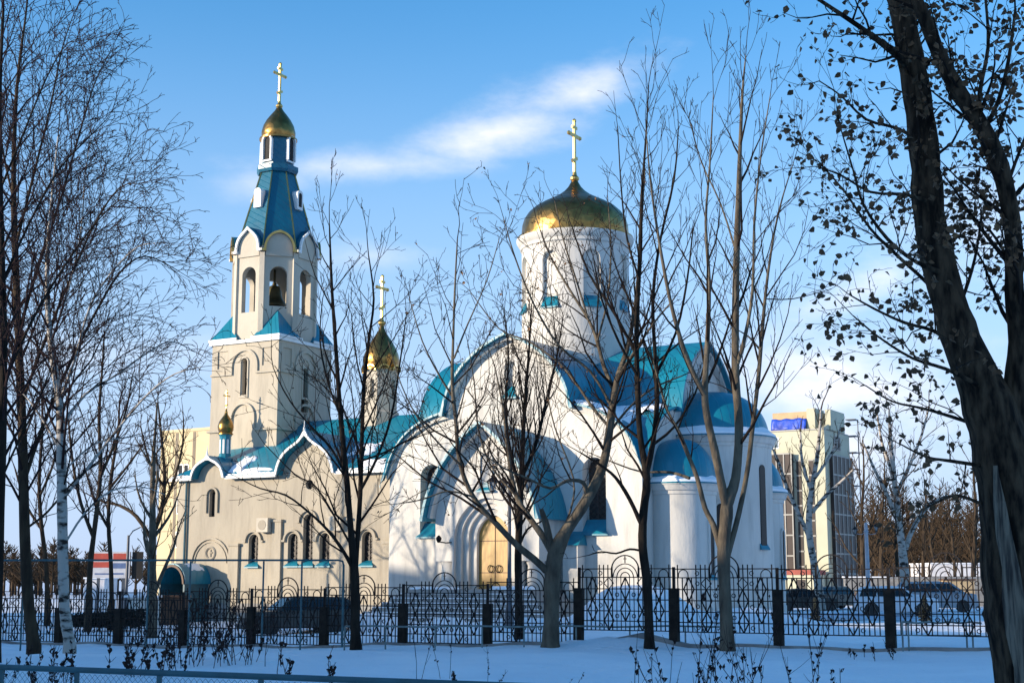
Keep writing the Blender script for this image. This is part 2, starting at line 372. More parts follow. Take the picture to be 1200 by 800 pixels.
# --- arm bodies under the vaults (behind the outer walls) and the vault roofs
mb = MB()
prof = [(-AW+.02, 5.9), (AW-.02, 5.9)] + [(max(0, x-.02) if x > .1 else x, z-.02) for x, z in archc] + [(-(x-.02), z-.02) for x, z in archc[:-1][::-1]]
mb.prism(prof, T_, 2*C-T_)
mb.build('vault_wall', 'white_plaster', church)
mb = MB(); mb.prism(prof, T_+.001, 2*C-T_-.001); mb.xf(ROT(1)); mb.build('vault_wall', 'white_plaster', church)
def offs(poly, d):
    out = []
    for i, p in enumerate(poly):
        a = poly[max(i-1, 0)]; b = poly[min(i+1, len(poly)-1)]
        tx, tz = b[0]-a[0], b[1]-a[1]; l = math.hypot(tx, tz) or 1
        out.append((p[0] + d*tz/l, p[1] - d*tx/l))
    return out
def shell(mb, hp, din, dout, y0, y1, base_ext=None, taper=None):
    """pointed vault shell: hp = right half profile from springing to peak"""
    a = offs(hp, din); b = offs(hp, dout)
    a[-1] = (0, hp[-1][1] + din*1.05); b[-1] = (0, hp[-1][1] + dout*1.05)
    if base_ext:
        a = [(a[0][0]+base_ext[0]*.5, a[0][1]-base_ext[1])] + a; b = [(b[0][0]+base_ext[0], b[0][1]-base_ext[1])] + b
    full = b + [(-x, z) for x, z in b[:-1][::-1]] + [(-x, z) for x, z in a[:-1]] + [(0, a[-1][1])] + a[:-1][::-1]
    mb.prism(full, y0, y1); return mb
for k in (0, 1, 2, 3):
    s = MB(); shell(s, archc, .13, .24, -.55, C - .01*k, (.12, .35)); s.xf(ROT(k)); s.build('vault_roof', 'teal_roof', church, smooth=True)
    s = MB(); shell(s, archc, -.02, .125, -.30, T_*.5, (.02, .2)); s.xf(ROT(k)); s.build('cornice', 'white_plaster', church, smooth=True)
# --- corner roofs
def corner(sx, sy):
    n = 22; x0, x1 = AW+.03, HW+.35
    top = []; 
    def zz(a, b): return max(q_of(a), q_of(b)) + .12
    g = [x0 + (x1-x0)*i/n for i in range(n+1)]
    vs = [(sx*a, C + sy*b, zz(a, b)) for b in g for a in g]; vb = [(x, y, z-.1) for x, y, z in vs]
    N_ = n+1; fs = [(j*N_+i, j*N_+i+1, (j+1)*N_+i+1, (j+1)*N_+i) for j in range(n) for i in range(n)]
    K = len(vs); fb = [tuple(K+i for i in f[::-1]) for f in fs]; sd_ = []
    for i in range(n):
        sd_ += [(i, i+1, K+i+1, K+i), (n*N_+i, n*N_+i+1, K+n*N_+i+1, K+n*N_+i), (i*N_, (i+1)*N_, K+(i+1)*N_, K+i*N_), (i*N_+n, (i+1)*N_+n, K+(i+1)*N_+n, K+i*N_+n)]
    mb = MB().add(vs+vb, fs+fb+sd_); r = mb.build('corner_roof', 'teal_roof', church, smooth=True)
    # white cornice under the two outer edges
    for kk in (0, 1):
        pts = [(p[0], p[1]) for p in quart] ; a = offs(pts, -.02)[0:]; 
        mb = MB(); ring = []
        o = [(x, q_of(x)+.01) for x in [AW+.05+(HW-AW-.0)*i/12 for i in range(13)]]
        i_ = [(x, z-.22) for x, z in o]
        poly = o + i_[::-1]; mb.prism([(sx*x if kk == 0 else x*sy, z) for x, z in poly], -.16, .1)
        if kk == 0:
            if sy > 0: mb.xf(Matrix.Translation((0, 2*C, 0)) @ Matrix.Scale(-1, 4, Vector((0, 1, 0))))
        else:
            mb = MB(); mb.prism([(C + sy*x, z) for x, z in poly], sx*HW - .1*sx, sx*(HW+.16), 'yz')
        mb.build('cornice', 'white_plaster', church)
    return r
for sx in (-1, 1):
    for sy in (-1, 1): corner(sx, sy)
# patches of snow lying on the corner roof beside the right arm
def blob_patch(fn, x0, x1, y0, y1, n=26, thick=.12, thr=.45, sc_=1.3, seed=0.0):
    """height field patch with an uneven outline lying on fn(x,y)"""
    vs = []; keep = {}; fs = []
    from mathutils import noise as mn
    def m_(i, j):
        u = i/n; v = j/n; e = min(u, 1-u, v, 1-v)*3.5
        return min(1, e) + mn.noise(Vector((u*sc_*4+seed, v*sc_*4, seed)))*.7 - thr
    for j in range(n+1):
        for i in range(n+1):
            x = x0+(x1-x0)*i/n; y = y0+(y1-y0)*j/n; mv = m_(i, j)
            vs.append((x, y, fn(x, y) + (thick*min(1, mv*2.5)**.5 if mv > 0 else -.05)))
    for j in range(n):
        for i in range(n):
            q4 = (j*(n+1)+i, j*(n+1)+i+1, (j+1)*(n+1)+i+1, (j+1)*(n+1)+i)
            if any(m_(a, b) > 0 for a, b in ((i, j), (i+1, j), (i+1, j+1), (i, j+1))): fs.append(q4)
    return MB().add(vs, fs)
rf = lambda x, y: max(q_of(x), q_of(y - C)) + .12
blob_patch(rf, 3.15, 5.4, -.3, 3.2, thick=.22, thr=.1, seed=3.1).build('roof_snow', 'snow', church, smooth=True)
blob_patch(rf, 3.15, 6.3, 1.9, 3.35, thick=.18, thr=.2, seed=8.1).build('roof_snow', 'snow', church, smooth=True)
# --- drum, main dome and cross
DR = 2.62
drum = MB().lathe([(0, 9.5), (DR+.1, 9.5), (DR+.1, 13.0), (DR, 13.1), (DR, 17.55), (DR+.08, 17.6), (DR+.08, 17.75), (DR+.18, 17.85), (DR+.26, 18.0), (DR+.26, 18.12), (0, 18.12)], (0, C, 0), 72).build('drum', 'white_plaster', church, smooth=True)
cuts = MB(); slot = MB()
for k in range(8):
    a = R(45*k)
    m4 = Matrix.Translation((0, C, 0)) @ Matrix.Rotation(a, 4, 'Z')
    s0 = len(cuts.v); cuts.prism(arch(0, 14.45, 17.15, .42), -DR-.5, -DR+.22); cuts.xf(m4, s0)
cut(drum, cuts)
cuts = MB()
for k in range(8):
    m4 = Matrix.Translation((0, C, 0)) @ Matrix.Rotation(R(45*k), 4, 'Z')
    s0 = len(cuts.v); cuts.prism(arch(0, 14.75, 16.85, .27), -DR-.5, -DR+.55); cuts.xf(m4, s0)
cut(drum, cuts)
for p in drum.data.polygons: p.use_smooth = True
drum.data.set_sharp_from_angle(angle=R(38))
for k in range(8):
    m4 = Matrix.Translation((0, C, 0)) @ Matrix.Rotation(R(45*k), 4, 'Z')
    g = MB(); g.prism(arch(0, 14.75, 16.83, .26), -DR+.45, -DR+.5)
    g.cur = 1; g.box(-.015, .015, -DR+.42, -DR+.46, 14.75, 16.7)
    for zz in (15.1, 15.5, 15.9, 16.3): g.box(-.26, .26, -DR+.42, -DR+.46, zz, zz+.025)
    g.xf(m4); wn = g.build('window', ['glass', 'lattice'], drum)
    t = MB().add([(-.4, -DR+.2, 14.95), (.4, -DR+.2, 14.95), (-.46, -DR-.1, 14.42), (.46, -DR-.1, 14.42), (-.4, -DR+.2, 14.4), (.4, -DR+.2, 14.4), (-.46, -DR-.1, 14.36), (.46, -DR-.1, 14.36)],
                 [(0, 2, 3, 1), (2, 6, 7, 3), (0, 4, 6, 2), (1, 3, 7, 5), (4, 5, 7, 6), (0, 1, 5, 4)])
    t.xf(m4); t.build('sill', 'teal_trim', wn)
def onion(base_r, prof, c, name, parent, n=48, m_='gold_scales'):
    return MB().lathe([(base_r*a, z) for a, z in prof], c, n).build(name, m_, parent, smooth=True)
dome = onion(2.62, [(0, 0), (1.09, 0), (1.09, .09), (1.0, .13), (1.005, .35), (.995, .7), (.955, 1.05), (.88, 1.35), (.77, 1.62), (.62, 1.86), (.45, 2.08), (.31, 2.28), (.2, 2.5), (.125, 2.72), (.075, 2.95), (.05, 3.1), (0, 3.1)], (0, C, 18.12), 'dome', church, 64)
def cross(c, h, parent, th=.05, ang=0.0, m_='gold'):
    """orthodox cross, arms along the local x axis"""
    x, y, z = c; k = h/2.6; mb = MB()
    mb.lathe([(0, 0), (th*1.6, 0), (th*2.8, .10*k), (th*2.8, .18*k), (th*1.5, .28*k), (th*1.1, .42*k), (0, .42*k)], (0, 0, 0), 12)
    mb.box(-th, th, -th*.6, th*.6, .3*k, 2.6*k)
    mb.box(-.48*k, .48*k, -th*.59, th*.59, 1.9*k, 1.9*k+th*2)
    mb.box(-.2*k, .2*k, -th*.59, th*.59, 2.25*k, 2.25*k+th*1.8)
    s0 = len(mb.v); mb.box(-.24*k, .24*k, -th*.58, th*.58, -th, th); mb.xf(Matrix.Translation((0, 0, .95*k)) @ Matrix.Rotation(R(-24), 4, 'Y'), s0)
    for sx in (-1, 1): mb.lathe([(0, -th*1.5), (th*1.2, -th*.7), (th*1.2, th*.7), (0, th*1.5)], (sx*.48*k, 0, 1.9*k+th), 6)
    mb.lathe([(0, -th*1.5), (th*1.2, -th*.7), (th*1.2, th*.7), (0, th*1.5)], (0, 0, 2.6*k), 6)
    mb.xf(Matrix.Translation(c) @ Matrix.Rotation(ang, 4, 'Z'))
    return mb.build('cross', m_, parent)
cross((0, C, 21.1), 3.15, dome, .08, R(90))
def hood(mb, u, zs, r, y, wd=.1, out=.1, legs=0, n=12, feet=0):
    pts = [(u+r, zs-legs)] + [(u + r*math.cos(math.pi*i/n), zs + r*math.sin(math.pi*i/n)) for i in range(n+1)] + [(u-r, zs-legs)]
    ins = [(u+r-wd, zs-legs)] + [(u + (r-wd)*math.cos(math.pi*i/n), zs + (r-wd)*math.sin(math.pi*i/n)) for i in range(n+1)] + [(u-r+wd, zs-legs)]
    mb.prism(pts + ins[::-1], y-out, y+.02)
    if feet:
        for s_ in (-1, 1): mb.box(u+s_*(r+feet/2)-feet/2, u+s_*(r+feet/2)+feet/2, y-out*.99, y+.02, zs-legs, zs-legs+wd)
# --- portal
PW = 2.57; portc = bez((2.62, 4.45), (2.35, 6.0), (1.2, 7.35), (0, 8.15), 12)
pf = [(x*PW/2.62, z) for x, z in portc]
LAY = ((1.62, 5.05, -2.0, -1.78), (1.38, 4.85, -1.78, -1.6), (1.12, 4.62, -1.6, -1.42), (.82, 4.34, -1.42, -1.16))
mb = MB()
for r_, z_, ya, yb in LAY:
    arched_wall(mb, [(PW, 2.5)] + pf, 2.5, r_, z_, None, ya, yb, point=.12)
    for s_ in (-1, 1):
        if ya < -1.7: mb.box(s_*(r_+1.72)/2-(1.72-r_)/2, s_*(r_+1.72)/2+(1.72-r_)/2, ya, yb, .9, 2.5)
        else: mb.box(s_*(r_+1.72)/2-(1.72-r_)/2, s_*(r_+1.72)/2+(1.72-r_)/2, ya, yb, .9, 2.5)
mb.prism([(-PW, 2.5), (PW, 2.5)] + pf + [(-x, z) for x, z in pf[:-1][::-1]], -1.16, .1)
mb.box(-PW, PW, -1.16, .1, .9, 2.5)
portal = mb.build('portal', 'white_plaster', church)
cuts = MB(); cuts.prism(arch(0, 5.6, 7.05, .26), -2.05, -2.0)
nb = MB().prism(arch(0, 5.6, 7.05, .26), -2.012, -2.004).build('niche', 'niche_grey', portal)
for s_ in (-1, 1): MB().box(s_*.15-.06, s_*.15+.06, -2.012, -2.004, 7.35, 7.6).build('vent', 'dark_opening', portal)
hdp = MB(); hood(hdp, 0, 6.8, .33, -2.0, .07, .09, 1.2); hdp.build('niche_frame', 'white_plaster', portal)
sill(portal, 0, -2.01, 5.5, .26, .38, depth=.0, out=.2)
door = MB().prism(arch(0, 1.33, 4.32, .80, 16, .1), -1.24, -1.165).build('door', 'door_wood', portal)
hb = MB()
hb.box(-.012, .012, -1.262, -1.238, 1.36, 4.3)
for z_ in (2.0, 3.35): hb.box(-.78, .78, -1.256, -1.239, z_, z_+.03)
hb.build('moulding', 'brown_wood', door)
hb = MB()
for s in (-1, 1):
    pts = [(s*(.2+.13*math.cos(a)), -1.30, 2.18+.15*math.sin(a)) for a in [2*math.pi*i/14 for i in range(15)]]
    hb.tube(pts, .022, 5)
hb.build('handle', 'black_iron', door)
for s in (-1, 1):
    MB().lathe([(0, 1.0), (.40, 1.0), (.40, 1.12), (.33, 1.2), (.36, 1.6), (.37, 1.9), (.33, 2.3), (.39, 2.4), (.40, 2.5), (0, 2.5)], (s*2.13, -1.52, 0), 20).build('column', 'white_plaster', portal, smooth=True)
s = MB(); shell(s, portc, .12, .24, -2.75, .0, (.1, .28)); s.build('portal_roof', 'teal_roof', portal, smooth=True)
s = MB(); shell(s, portc, -.03, .115, -2.4, -.2, (.02, .12)); s.build('cornice', 'white_plaster', portal, smooth=True)
MB().box(-HW-.03, -3.2, -.05, .01, -.4, .62).build('plinth', 'concrete', church); MB().box(3.72, HW+.03, -.05, .01, -.4, .62).build('plinth', 'concrete', church)
# small roofed buttress beside the right foot of the portal
MB().box(3.0, 3.7, -.7, .05, .0, 3.15).build('buttress', 'white_plaster', church)
MB().add([(2.9, -.85, 3.15), (3.8, -.85, 3.15), (3.8, 0, 3.15), (2.9, 0, 3.15), (3.0, 0, 3.75), (3.7, 0, 3.75)], [(0, 1, 5, 4), (0, 4, 3), (1, 2, 5), (0, 3, 2, 1), (2, 3, 4, 5)]).build('buttress_roof', 'teal_trim', church)
# stairs: stepped plinth with snow on the treads
st = MB(); sn = MB()
for i in range(7):
    z1 = 1.32 - i*.19; o_ = .27*i
    st.box(-2.9-o_, 2.9+o_, -3.6-o_, -.01-.002*i, -.6, z1)
    if i: sn.box(-2.9-o_+.02, 2.9+o_-.02, -3.6-o_+.02, -3.6-o_+.24, z1+.003, z1+.04)
st.build('stairs', 'step_stone', church); sn.build('stair_snow', 'snow', church)
blob_patch(lambda x, y: 1.32, -2.9, -.9, -3.55, -2.0, thick=.1, thr=.25, seed=2.0).build('stair_snow', 'snow', church, smooth=True)
blob_patch(lambda x, y: 1.32, .9, 2.9, -3.55, -2.0, thick=.14, thr=.2, seed=5.0).build('stair_snow', 'snow', church, smooth=True)
# wall lamp / camera on the left of the portal arch
lm = MB(); lm.tube([(-1.75, -2.0, 3.3), (-1.85, -2.3, 3.28), (-2.05, -2.42, 3.32)], .03, 6); lm.lathe([(0, -.02), (.06, 0), (.12, .12), (.12, .2), (.03, .3), (0, .3)], (-2.1, -2.46, 3.3), 10)
lm.build('wall_lamp', 'black_iron', portal)
# --- apses
def apse(cx, cy, r, zt, zc, rc, name='apse'):
    b = MB().lathe([(0, -.6), (r+.06, -.6), (r+.06, .5), (r, .55), (r, zt-.5), (r+.05, zt-.46), (r+.05, zt-.34), (r+.12, zt-.3), (r+.2, zt-.1), (r+.24, zt-.08), (r+.24, zt), (0, zt)], (cx, cy, 0), 56)
    o = b.build(name, 'white_plaster', church, smooth=True)
    MB().lathe([(r+.27, zt-.03), (r+.27, zt+.03), (0, zt+.035), (0, zt-.02)], (cx, cy, 0), 56).build('drip_edge', 'teal_trim', o)
    pr = [(rc*math.cos(t)**.82 if t < R(89.9) else 0, (zc-zt-.02)*math.sin(t)**1.05) for t in [R(90)*i/14 for i in range(15)]]
    MB().lathe([(0, 0)] + pr, (cx, cy, zt+.04), 48).build('conch_roof', 'teal_roof', o, smooth=True)
    # ring of snow on the ledge, thicker and thinner along its length
    n = 90; rings = []
    from mathutils import noise as mn
    for i in range(n):
        a = 2*math.pi*i/n; h = .17 + .13*mn.noise(Vector((math.cos(a)*2.5, math.sin(a)*2.5, cx)))
        ww = .12 + .07*mn.noise(Vector((math.cos(a)*3, math.sin(a)*3, 4)))
        prr = [(r+.24, 0), (r+.25-.03, h*.55), (r+.08, h), (rc-.12-ww, h+.22+ww), (rc-.3, .2), (rc-.3, 0)]
        rings.append([(cx + q*math.cos(a), cy + q*math.sin(a), zt+.036+z) for q, z in prr])
    sm = MB(); K = len(rings[0]); vs = [p for q in rings for p in q]
    fs = [(i*K+j, ((i+1) % n)*K+j, ((i+1) % n)*K+(j+1) % K, i*K+(j+1) % K) for i in range(n) for j in range(K)]
    sm.add(vs, fs).build('ledge_snow', 'snow', o, smooth=True)
    return o
ap_s = apse(7.0, 2.5, 1.55, 5.75, 7.7, 1.6)
ap_c = apse(7.0, C, 2.62, 8.0, 10.15, 2.55)
ap_n = apse(7.2, 10.4, 1.55, 5.75, 7.6, 1.6)
def apse_window(o, cx, cy, r, adeg, zb, zt, hw, frame=True):
    m4 = Matrix.Translation((cx, cy, 0)) @ Matrix.Rotation(R(adeg)+R(90), 4, 'Z')
    g = MB().prism(arch(0, zb, zt-.02, hw), -r-(.02 if frame else .035), -r+.08); g.xf(m4); wn = g.build('window', 'glass', o)
    g = MB(); hood(g, 0, zt-hw, hw+.09, -r, .09, .07, zt-hw-zb); g.xf(m4)
    if frame: g.build('window_frame', 'white_plaster', wn)
    t = MB().add([(-hw*1.2, -r+.2, zb+.5), (hw*1.2, -r+.2, zb+.5), (-hw*1.6, -r-.12, zb-.05), (hw*1.6, -r-.12, zb-.05), (-hw*1.2, -r+.2, zb-.06), (hw*1.2, -r+.2, zb-.06), (-hw*1.6, -r-.12, zb-.1), (hw*1.6, -r-.12, zb-.1)],
                 [(0, 2, 3, 1), (2, 6, 7, 3), (0, 4, 6, 2), (1, 3, 7, 5), (4, 5, 7, 6), (0, 1, 5, 4)])
    t.xf(m4); t.build('sill', 'teal_trim', wn)
    for p in o.data.polygons: p.use_smooth = True
    o.data.set_sharp_from_angle(angle=R(38))
apse_window(ap_c, 7.0, C, 2.62, -14, 3.1, 6.75, .2, False)
apse_window(ap_c, 7.0, C, 2.62, -62, 2.4, 5.0, .18)
apse_window(ap_n, 7.2, 10.4, 1.55, 0, 1.8, 4.0, .16)
apse_window(ap_s, 7.0, 2.5, 1.55, -10, 1.8, 4.2, .16)

# --- narthex (long beige wing)
NX0, NX1, NY0, NY1, NE = -21.1, -HW+.02, 1.85, 2*C-1.85, 6.85
g1 = [(-1.05, NE), ] ; G1, G2 = -18.75, -12.5
def ogee(hw_, rise, tip, n=9):
    """right half of a keel arch: from (hw,0) to (0,rise)"""
    return bez((hw_, 0), (hw_*.93, rise*.62), (hw_*.28, rise*.62), (0, rise+tip), n)
o1 = bez((1.0, 0), (.88, .78), (.3, .72), (0, .98), 10)
o2 = bez((1.7, 0), (1.45, 1.45), (.42, 1.15), (0, 1.95), 12)
top = [(NX1, NE)] + [(G2+x, NE+z) for x, z in o2] + [(G2-x, NE+z) for x, z in o2[:-1][::-1]] + [(G1+x, NE+z) for x, z in o1] + [(G1-x, NE+z) for x, z in o1[:-1][::-1]] + [(NX0, NE)]
nw = MB().prism([(NX0, -.8), (NX1, -.8)] + top, NY0, NY0+.7).build('wall', 'beige_plaster', church)
cuts = MB()
NWIN = [(-15.95, 2.38, 3.97, .36), (-13.45, 2.4, 3.97, .36), (-12.52, 2.4, 4.9, .36), (-11.5, 2.4, 3.97, .36), (-8.96, 2.4, 4.0, .36)]
for u, zb, zt, hw_ in NWIN: cuts.prism(arch(u, zb, zt, hw_*.86), NY0-.3, NY0+.34)
cuts.prism(arch(-18.75, 4.9, 6.25, .2, 10, .1), NY0-.3, NY0+.3)
cuts.prism([(G2+.24*math.cos(t), 6.35+.24*math.sin(t)) for t in [2*math.pi*i/16 for i in range(16)]], NY0-.3, NY0+.3)
cut(nw, cuts)
for u, zb, zt, hw_ in NWIN: window_unit(nw, u, NY0, zb, zt, hw_*.86, .32, gw=1.0, silldz=.22)
window_unit(nw, -18.75, NY0, 4.9, 6.22, .2, .28, gw=1.0, silldz=0, lattice=False)
MB().prism([(G2+.24*math.cos(t), 6.35+.24*math.sin(t)) for t in [2*math.pi*i/16 for i in range(16)]], NY0+.2, NY0+.25).build('vent', 'dark_opening', nw)
def hoodpart(parent, m_, *a, **k):
    h_ = MB(); hood(h_, *a, **k); return h_.build('hood_mould', m_, parent)
for u, zb, zt, hw_ in NWIN: hoodpart(nw, 'beige_plaster', u, zt-hw_, .56 if u != -12.52 else .6, NY0, .1, .12, .05, feet=.1)
hoodpart(nw, 'beige_plaster', -18.75, 6.0, .42, NY0, .1, .1, .9)
hoodpart(nw, 'beige_plaster', -18.75, 2.55, 1.3, NY0, .1, .08, .0); hoodpart(nw, 'beige_plaster', -18.75, 2.55, 1.1, NY0, .06, .05)
for u, wd in ((-17.15, .32), (-14.4, .28), (-7.6, .35), (-10.2, .28)):
    z_ = {-17.15: 3.4, -14.4: 4.55, -7.6: 3.4, -10.2: 4.55}[u]
    p = MB(); p.box(u-wd, u+wd, NY0-.14, NY0+.02, -.7, z_); p.box(u-wd-.05, u+wd+.05, NY0-.2, NY0+.02, z_, z_+.12); p.build('pilaster', 'beige_plaster', nw)
r_ = MB(); r_.lathe([(.3, -.05), (.36, 0), (.3, .05), (.24, 0), (.3, -.05)], (0, 0, 0), 24); r_.xf(Matrix.Translation((-18.75, NY0-.03, 3.05)) @ Matrix.Rotation(R(90), 4, 'X'))
r_.box(-18.78, -18.72, NY0-.05, NY0+.02, 2.87, 3.23); r_.box(-18.88, -18.62, NY0-.048, NY0+.02, 3.05, 3.11); r_.build('rosette', 'beige_plaster', nw)
pb = MB(); pb.box(NX0-.06, NX1, NY0-.12, NY0+.02, -.8, .55); pb.build('plinth', 'concrete', nw)
for u in (-15.1, -10.62):
    p = MB(); p.box(u-.36, u+.36, NY0-.42, NY0-.1, 4.05, 4.75)
    t = [(u+.25*math.cos(a), 4.4+.25*math.sin(a)) for a in [2*math.pi*i/14 for i in range(14)]]
    q_ = p.build('niche_panel', 'pale_plaster', nw); MB().prism(t, NY0-.435, NY0-.41).build('grille', 'beige_plaster', q_)
w2 = MB(); w2.box(NX0, NX0+.7, NY0+.705, NY1-.705, -.8, NE); w2.build('wall', 'beige_plaster', church)
w2 = MB(); w2.box(NX0, NX1, NY1-.7, NY1, -.8, NE); w2.build('wall', 'beige_plaster', church)
# narthex roof: two pitches, west hip, gablet roofs
OH = .35; RZ = 10.1; ex0 = NX0-.3; ey0 = NY0-OH; ey1 = NY1+OH
def rz(x, y): return min(NE+.1 + (RZ-NE-.1)*(min(y-ey0, ey1-y))/(C-ey0), NE+.1 + max(0, x-ex0)*.85)
def roof_sheet(name, parent):
    xs = [ex0, ex0+.7, G1-1.02, ex0+2.3, ex0+3, G1+1.02, -16, G2-1.72, G2+1.72, -9, -HW+.1]; ys = [ey0, NY0+.35, ey0+1.3, ey0+2.2, ey0+3.2, C, ey1-3.2, ey1-2.2, ey1-1.3, ey1-.6, ey1]
    vs = [(x, y, rz(x, y)) for y in ys for x in xs]; nx = len(xs); K = len(vs)
    gap = lambda i: any(abs((xs[i]+xs[i+1])/2 - g_) < h_ for g_, h_ in ((G1, 1.02), (G2, 1.7)))
    fs = [(j*nx+i, j*nx+i+1, (j+1)*nx+i+1, (j+1)*nx+i) for j in range(len(ys)-1) for i in range(nx-1) if not (j == 0 and gap(i))]
    vb = [(x, y, z-.12) for x, y, z in vs]; fb = [tuple(K+i for i in f[::-1]) for f in fs]
    e = [(i, i+1, K+i+1, K+i) for i in range(nx-1) if not gap(i)] + [((len(ys)-1)*nx+i, (len(ys)-1)*nx+i+1, K+(len(ys)-1)*nx+i+1, K+(len(ys)-1)*nx+i) for i in range(nx-1)]
    e += [(j*nx, (j+1)*nx, K+(j+1)*nx, K+j*nx) for j in range(len(ys)-1)]
    return MB().add(vs+vb, fs+fb+e).build(name, 'teal_roof', parent)
nroof = roof_sheet('wing_roof', church)
for g, o_, dep, rr in ((G1, o1, 2.3, 1.0), (G2, o2, 4.0, 2.0)):
    s = MB(); hp = [(x, NE+z) for x, z in o_]
    a_ = hp; b_ = offs(hp, .12); b_[-1] = (0, hp[-1][1]+.18); b_[0] = (hp[0][0]+.14, NE)
    a2 = offs(hp, .02); a2[-1] = (0, hp[-1][1]+.03)
    full = b_ + [(-x, z) for x, z in b_[:-1][::-1]] + [(-x, z) for x, z in a2[:-1]] + [a2[-1]] + a2[:-1][::-1]
    s.prism(full, ey0-.12, NY0+dep); s.xf(Matrix.Translation((g, 0, 0))); s.build('gablet_roof', 'teal_roof', church, smooth=True)
    # pale front trim and a needle finial
    s = MB(); c1 = offs(hp, .13); c1[-1] = (0, hp[-1][1]+.26); c1[0] = (hp[0][0]+.15, NE-.03); c0 = offs(hp, .02); c0[-1] = (0, hp[-1][1]-.06)
    full = c1 + [(-x, z) for x, z in c1[:-1][::-1]] + [(-x, z) for x, z in c0[:-1]] + [c0[-1]] + c0[:-1][::-1]
    s.prism(full, ey0-.2, ey0-.125); s.lathe([(.05, 0), (.07, .12), (.03, .3), (.012, .55), (0, .6)], (0, ey0-.16, hp[-1][1]+.1), 8)
    s.xf(Matrix.Translation((g, 0, 0))); s.build('gable_trim', 'white_paint', church)
# eaves: gutter and a ragged strip of snow
for a, b in ((ex0, G1-1.14), (G1+1.14, G2-1.84), (G2+1.84, -HW-.2)): MB().box(a, b, ey0-.08, ey0+.02, NE-.08, NE+.06).build('gutter', 'white_paint', church)
def snow_strip(p0, p1, r, parent, name='roof_snow', seed=1):
    rnd = random.Random(seed); p0, p1 = Vector(p0), Vector(p1); n = max(4, int((p1-p0).length/.16)); pts = []; rs = []
    for i in range(n+1):
        pts.append(p0.lerp(p1, i/n) + Vector((0, rnd.uniform(-.03, .03), rnd.uniform(-.02, .03)))); rs.append(r*rnd.uniform(.35, 1.1))
    rs[0] = rs[-1] = .01
    mb = MB().tube(pts, rs, 7); return mb.build(name, 'snow', parent, smooth=True)
for i, (a, b) in enumerate(((ex0, G1-1.2), (G1+1.15, G2-1.9), (G2+1.85, -HW-.3))):
    snow_strip((a, ey0+.06, NE+.12), (b, ey0+.06, NE+.12), .085, nroof, seed=i)
blob_patch(rz, G1+1.2, G2-2.0, ey0-.02, ey0+.6, thick=.08, thr=.6, seed=1.5).build('roof_snow', 'snow', nroof, smooth=True)
blob_patch(rz, G2+1.2, G2+3.4, ey0+1.0, ey0+2.6, thick=.06, thr=.72, seed=4.5).build('roof_snow', 'snow', nroof, smooth=True)
blob_patch(rz, -10.0, -6.6, ey0, ey0+.8, thick=.12, thr=.5, seed=6.5).build('roof_snow', 'snow', nroof, smooth=True)
blob_patch(rz, G1+.9, G1+2.0, ey0+.1, ey0+1.8, thick=.1, thr=.3, seed=9.5).build('roof_snow', 'snow', nroof, smooth=True)
dp = MB().tube([(-20.45, NY0-.1, NE-.1), (-20.45, NY0-.1, -.4)], .06, 8).build('downpipe', 'downpipe', nw)
dp = MB().tube([(-6.75, NY0-.12, NE-.05), (-6.75, NY0-.12, -.4)], .055, 8).build('downpipe', 'downpipe', nw)
# side porch with barrel awning
aw = MB(); a0x = -20.35; a1x = -18.75; zc = 1.5
ring = lambda r, y: [(-19.55 + r*math.cos(math.pi*i/14), y, zc + r*1.15*math.sin(math.pi*i/14)) for i in range(15)]
def strip(mb, r0, r1, y0, y1):
    mb.loft([ring(r0, y0) + ring(r1, y0)[::-1], ring(r0, y1) + ring(r1, y1)[::-1]])
strip(aw, .9, .82, -.05, NY0-.02); awn = aw.build('awning', 'teal_roof', nw, smooth=True)
a2 = MB(); a2.box(-20.4, -20.32, .02, NY0-.13, .2, 1.5); a2.box(-18.8, -18.72, .02, NY0-.13, -.4, 1.5); a2.box(-20.42, -20.32, -.05, .05, -.4, 1.5); a2.box(-18.8, -18.7, -.05, .05, -.4, 1.5)
a2.build('awning_frame', 'downpipe', awn)
a3 = MB(); strip(a3, .84, .74, -.12, -.055); a3.build('awning_trim', 'brown_wood', awn)
MB().prism(arch(-19.55, -.4, 2.1, .62), NY0-.16, NY0-.125).build('door', 'brown_wood', nw)
blob_patch(lambda x, y: 1.5+1.15*math.sqrt(max(0, .82-(x+19.55)**2)), -19.3, -18.85, .5, 1.6, n=12, thick=.06, thr=.3).build('awning_snow', 'snow', awn, smooth=True)
# --- small gilded cupola above the left gablet
cu = MB(); cx, cy = -18.8, 2.75
cu.lathe([(0, 7.6), (.42, 7.6), (.42, 7.95), (.30, 8.05), (.30, 9.1), (.34, 9.15), (.34, 9.22), (0, 9.22)], (cx, cy, 0), 8); cup = cu.build('lantern_turret', 'teal_trim', church)
sl = MB()
for k in range(8):
    m4 = Matrix.Translation((cx, cy, 0)) @ Matrix.Rotation(R(45*k+22.5), 4, 'Z'); s0 = len(sl.v)
    sl.prism(arch(0, 8.2, 8.95, .06, 5), -.295, -.285); sl.xf(m4, s0)
sl.build('blind_window', 'white_paint', cup)
d_ = MB().lathe([(0, 0), (.40, 0), (.40, .06), (.34, .09), (.40, .25), (.42, .42), (.36, .66), (.22, .88), (.1, 1.05), (.05, 1.25), (.03, 1.4), (0, 1.4)], (cx, cy, 9.2), 24).build('dome', 'gold_scales', cup, smooth=True)
cross((cx, cy, 10.3), 1.25, d_, .03, R(90))
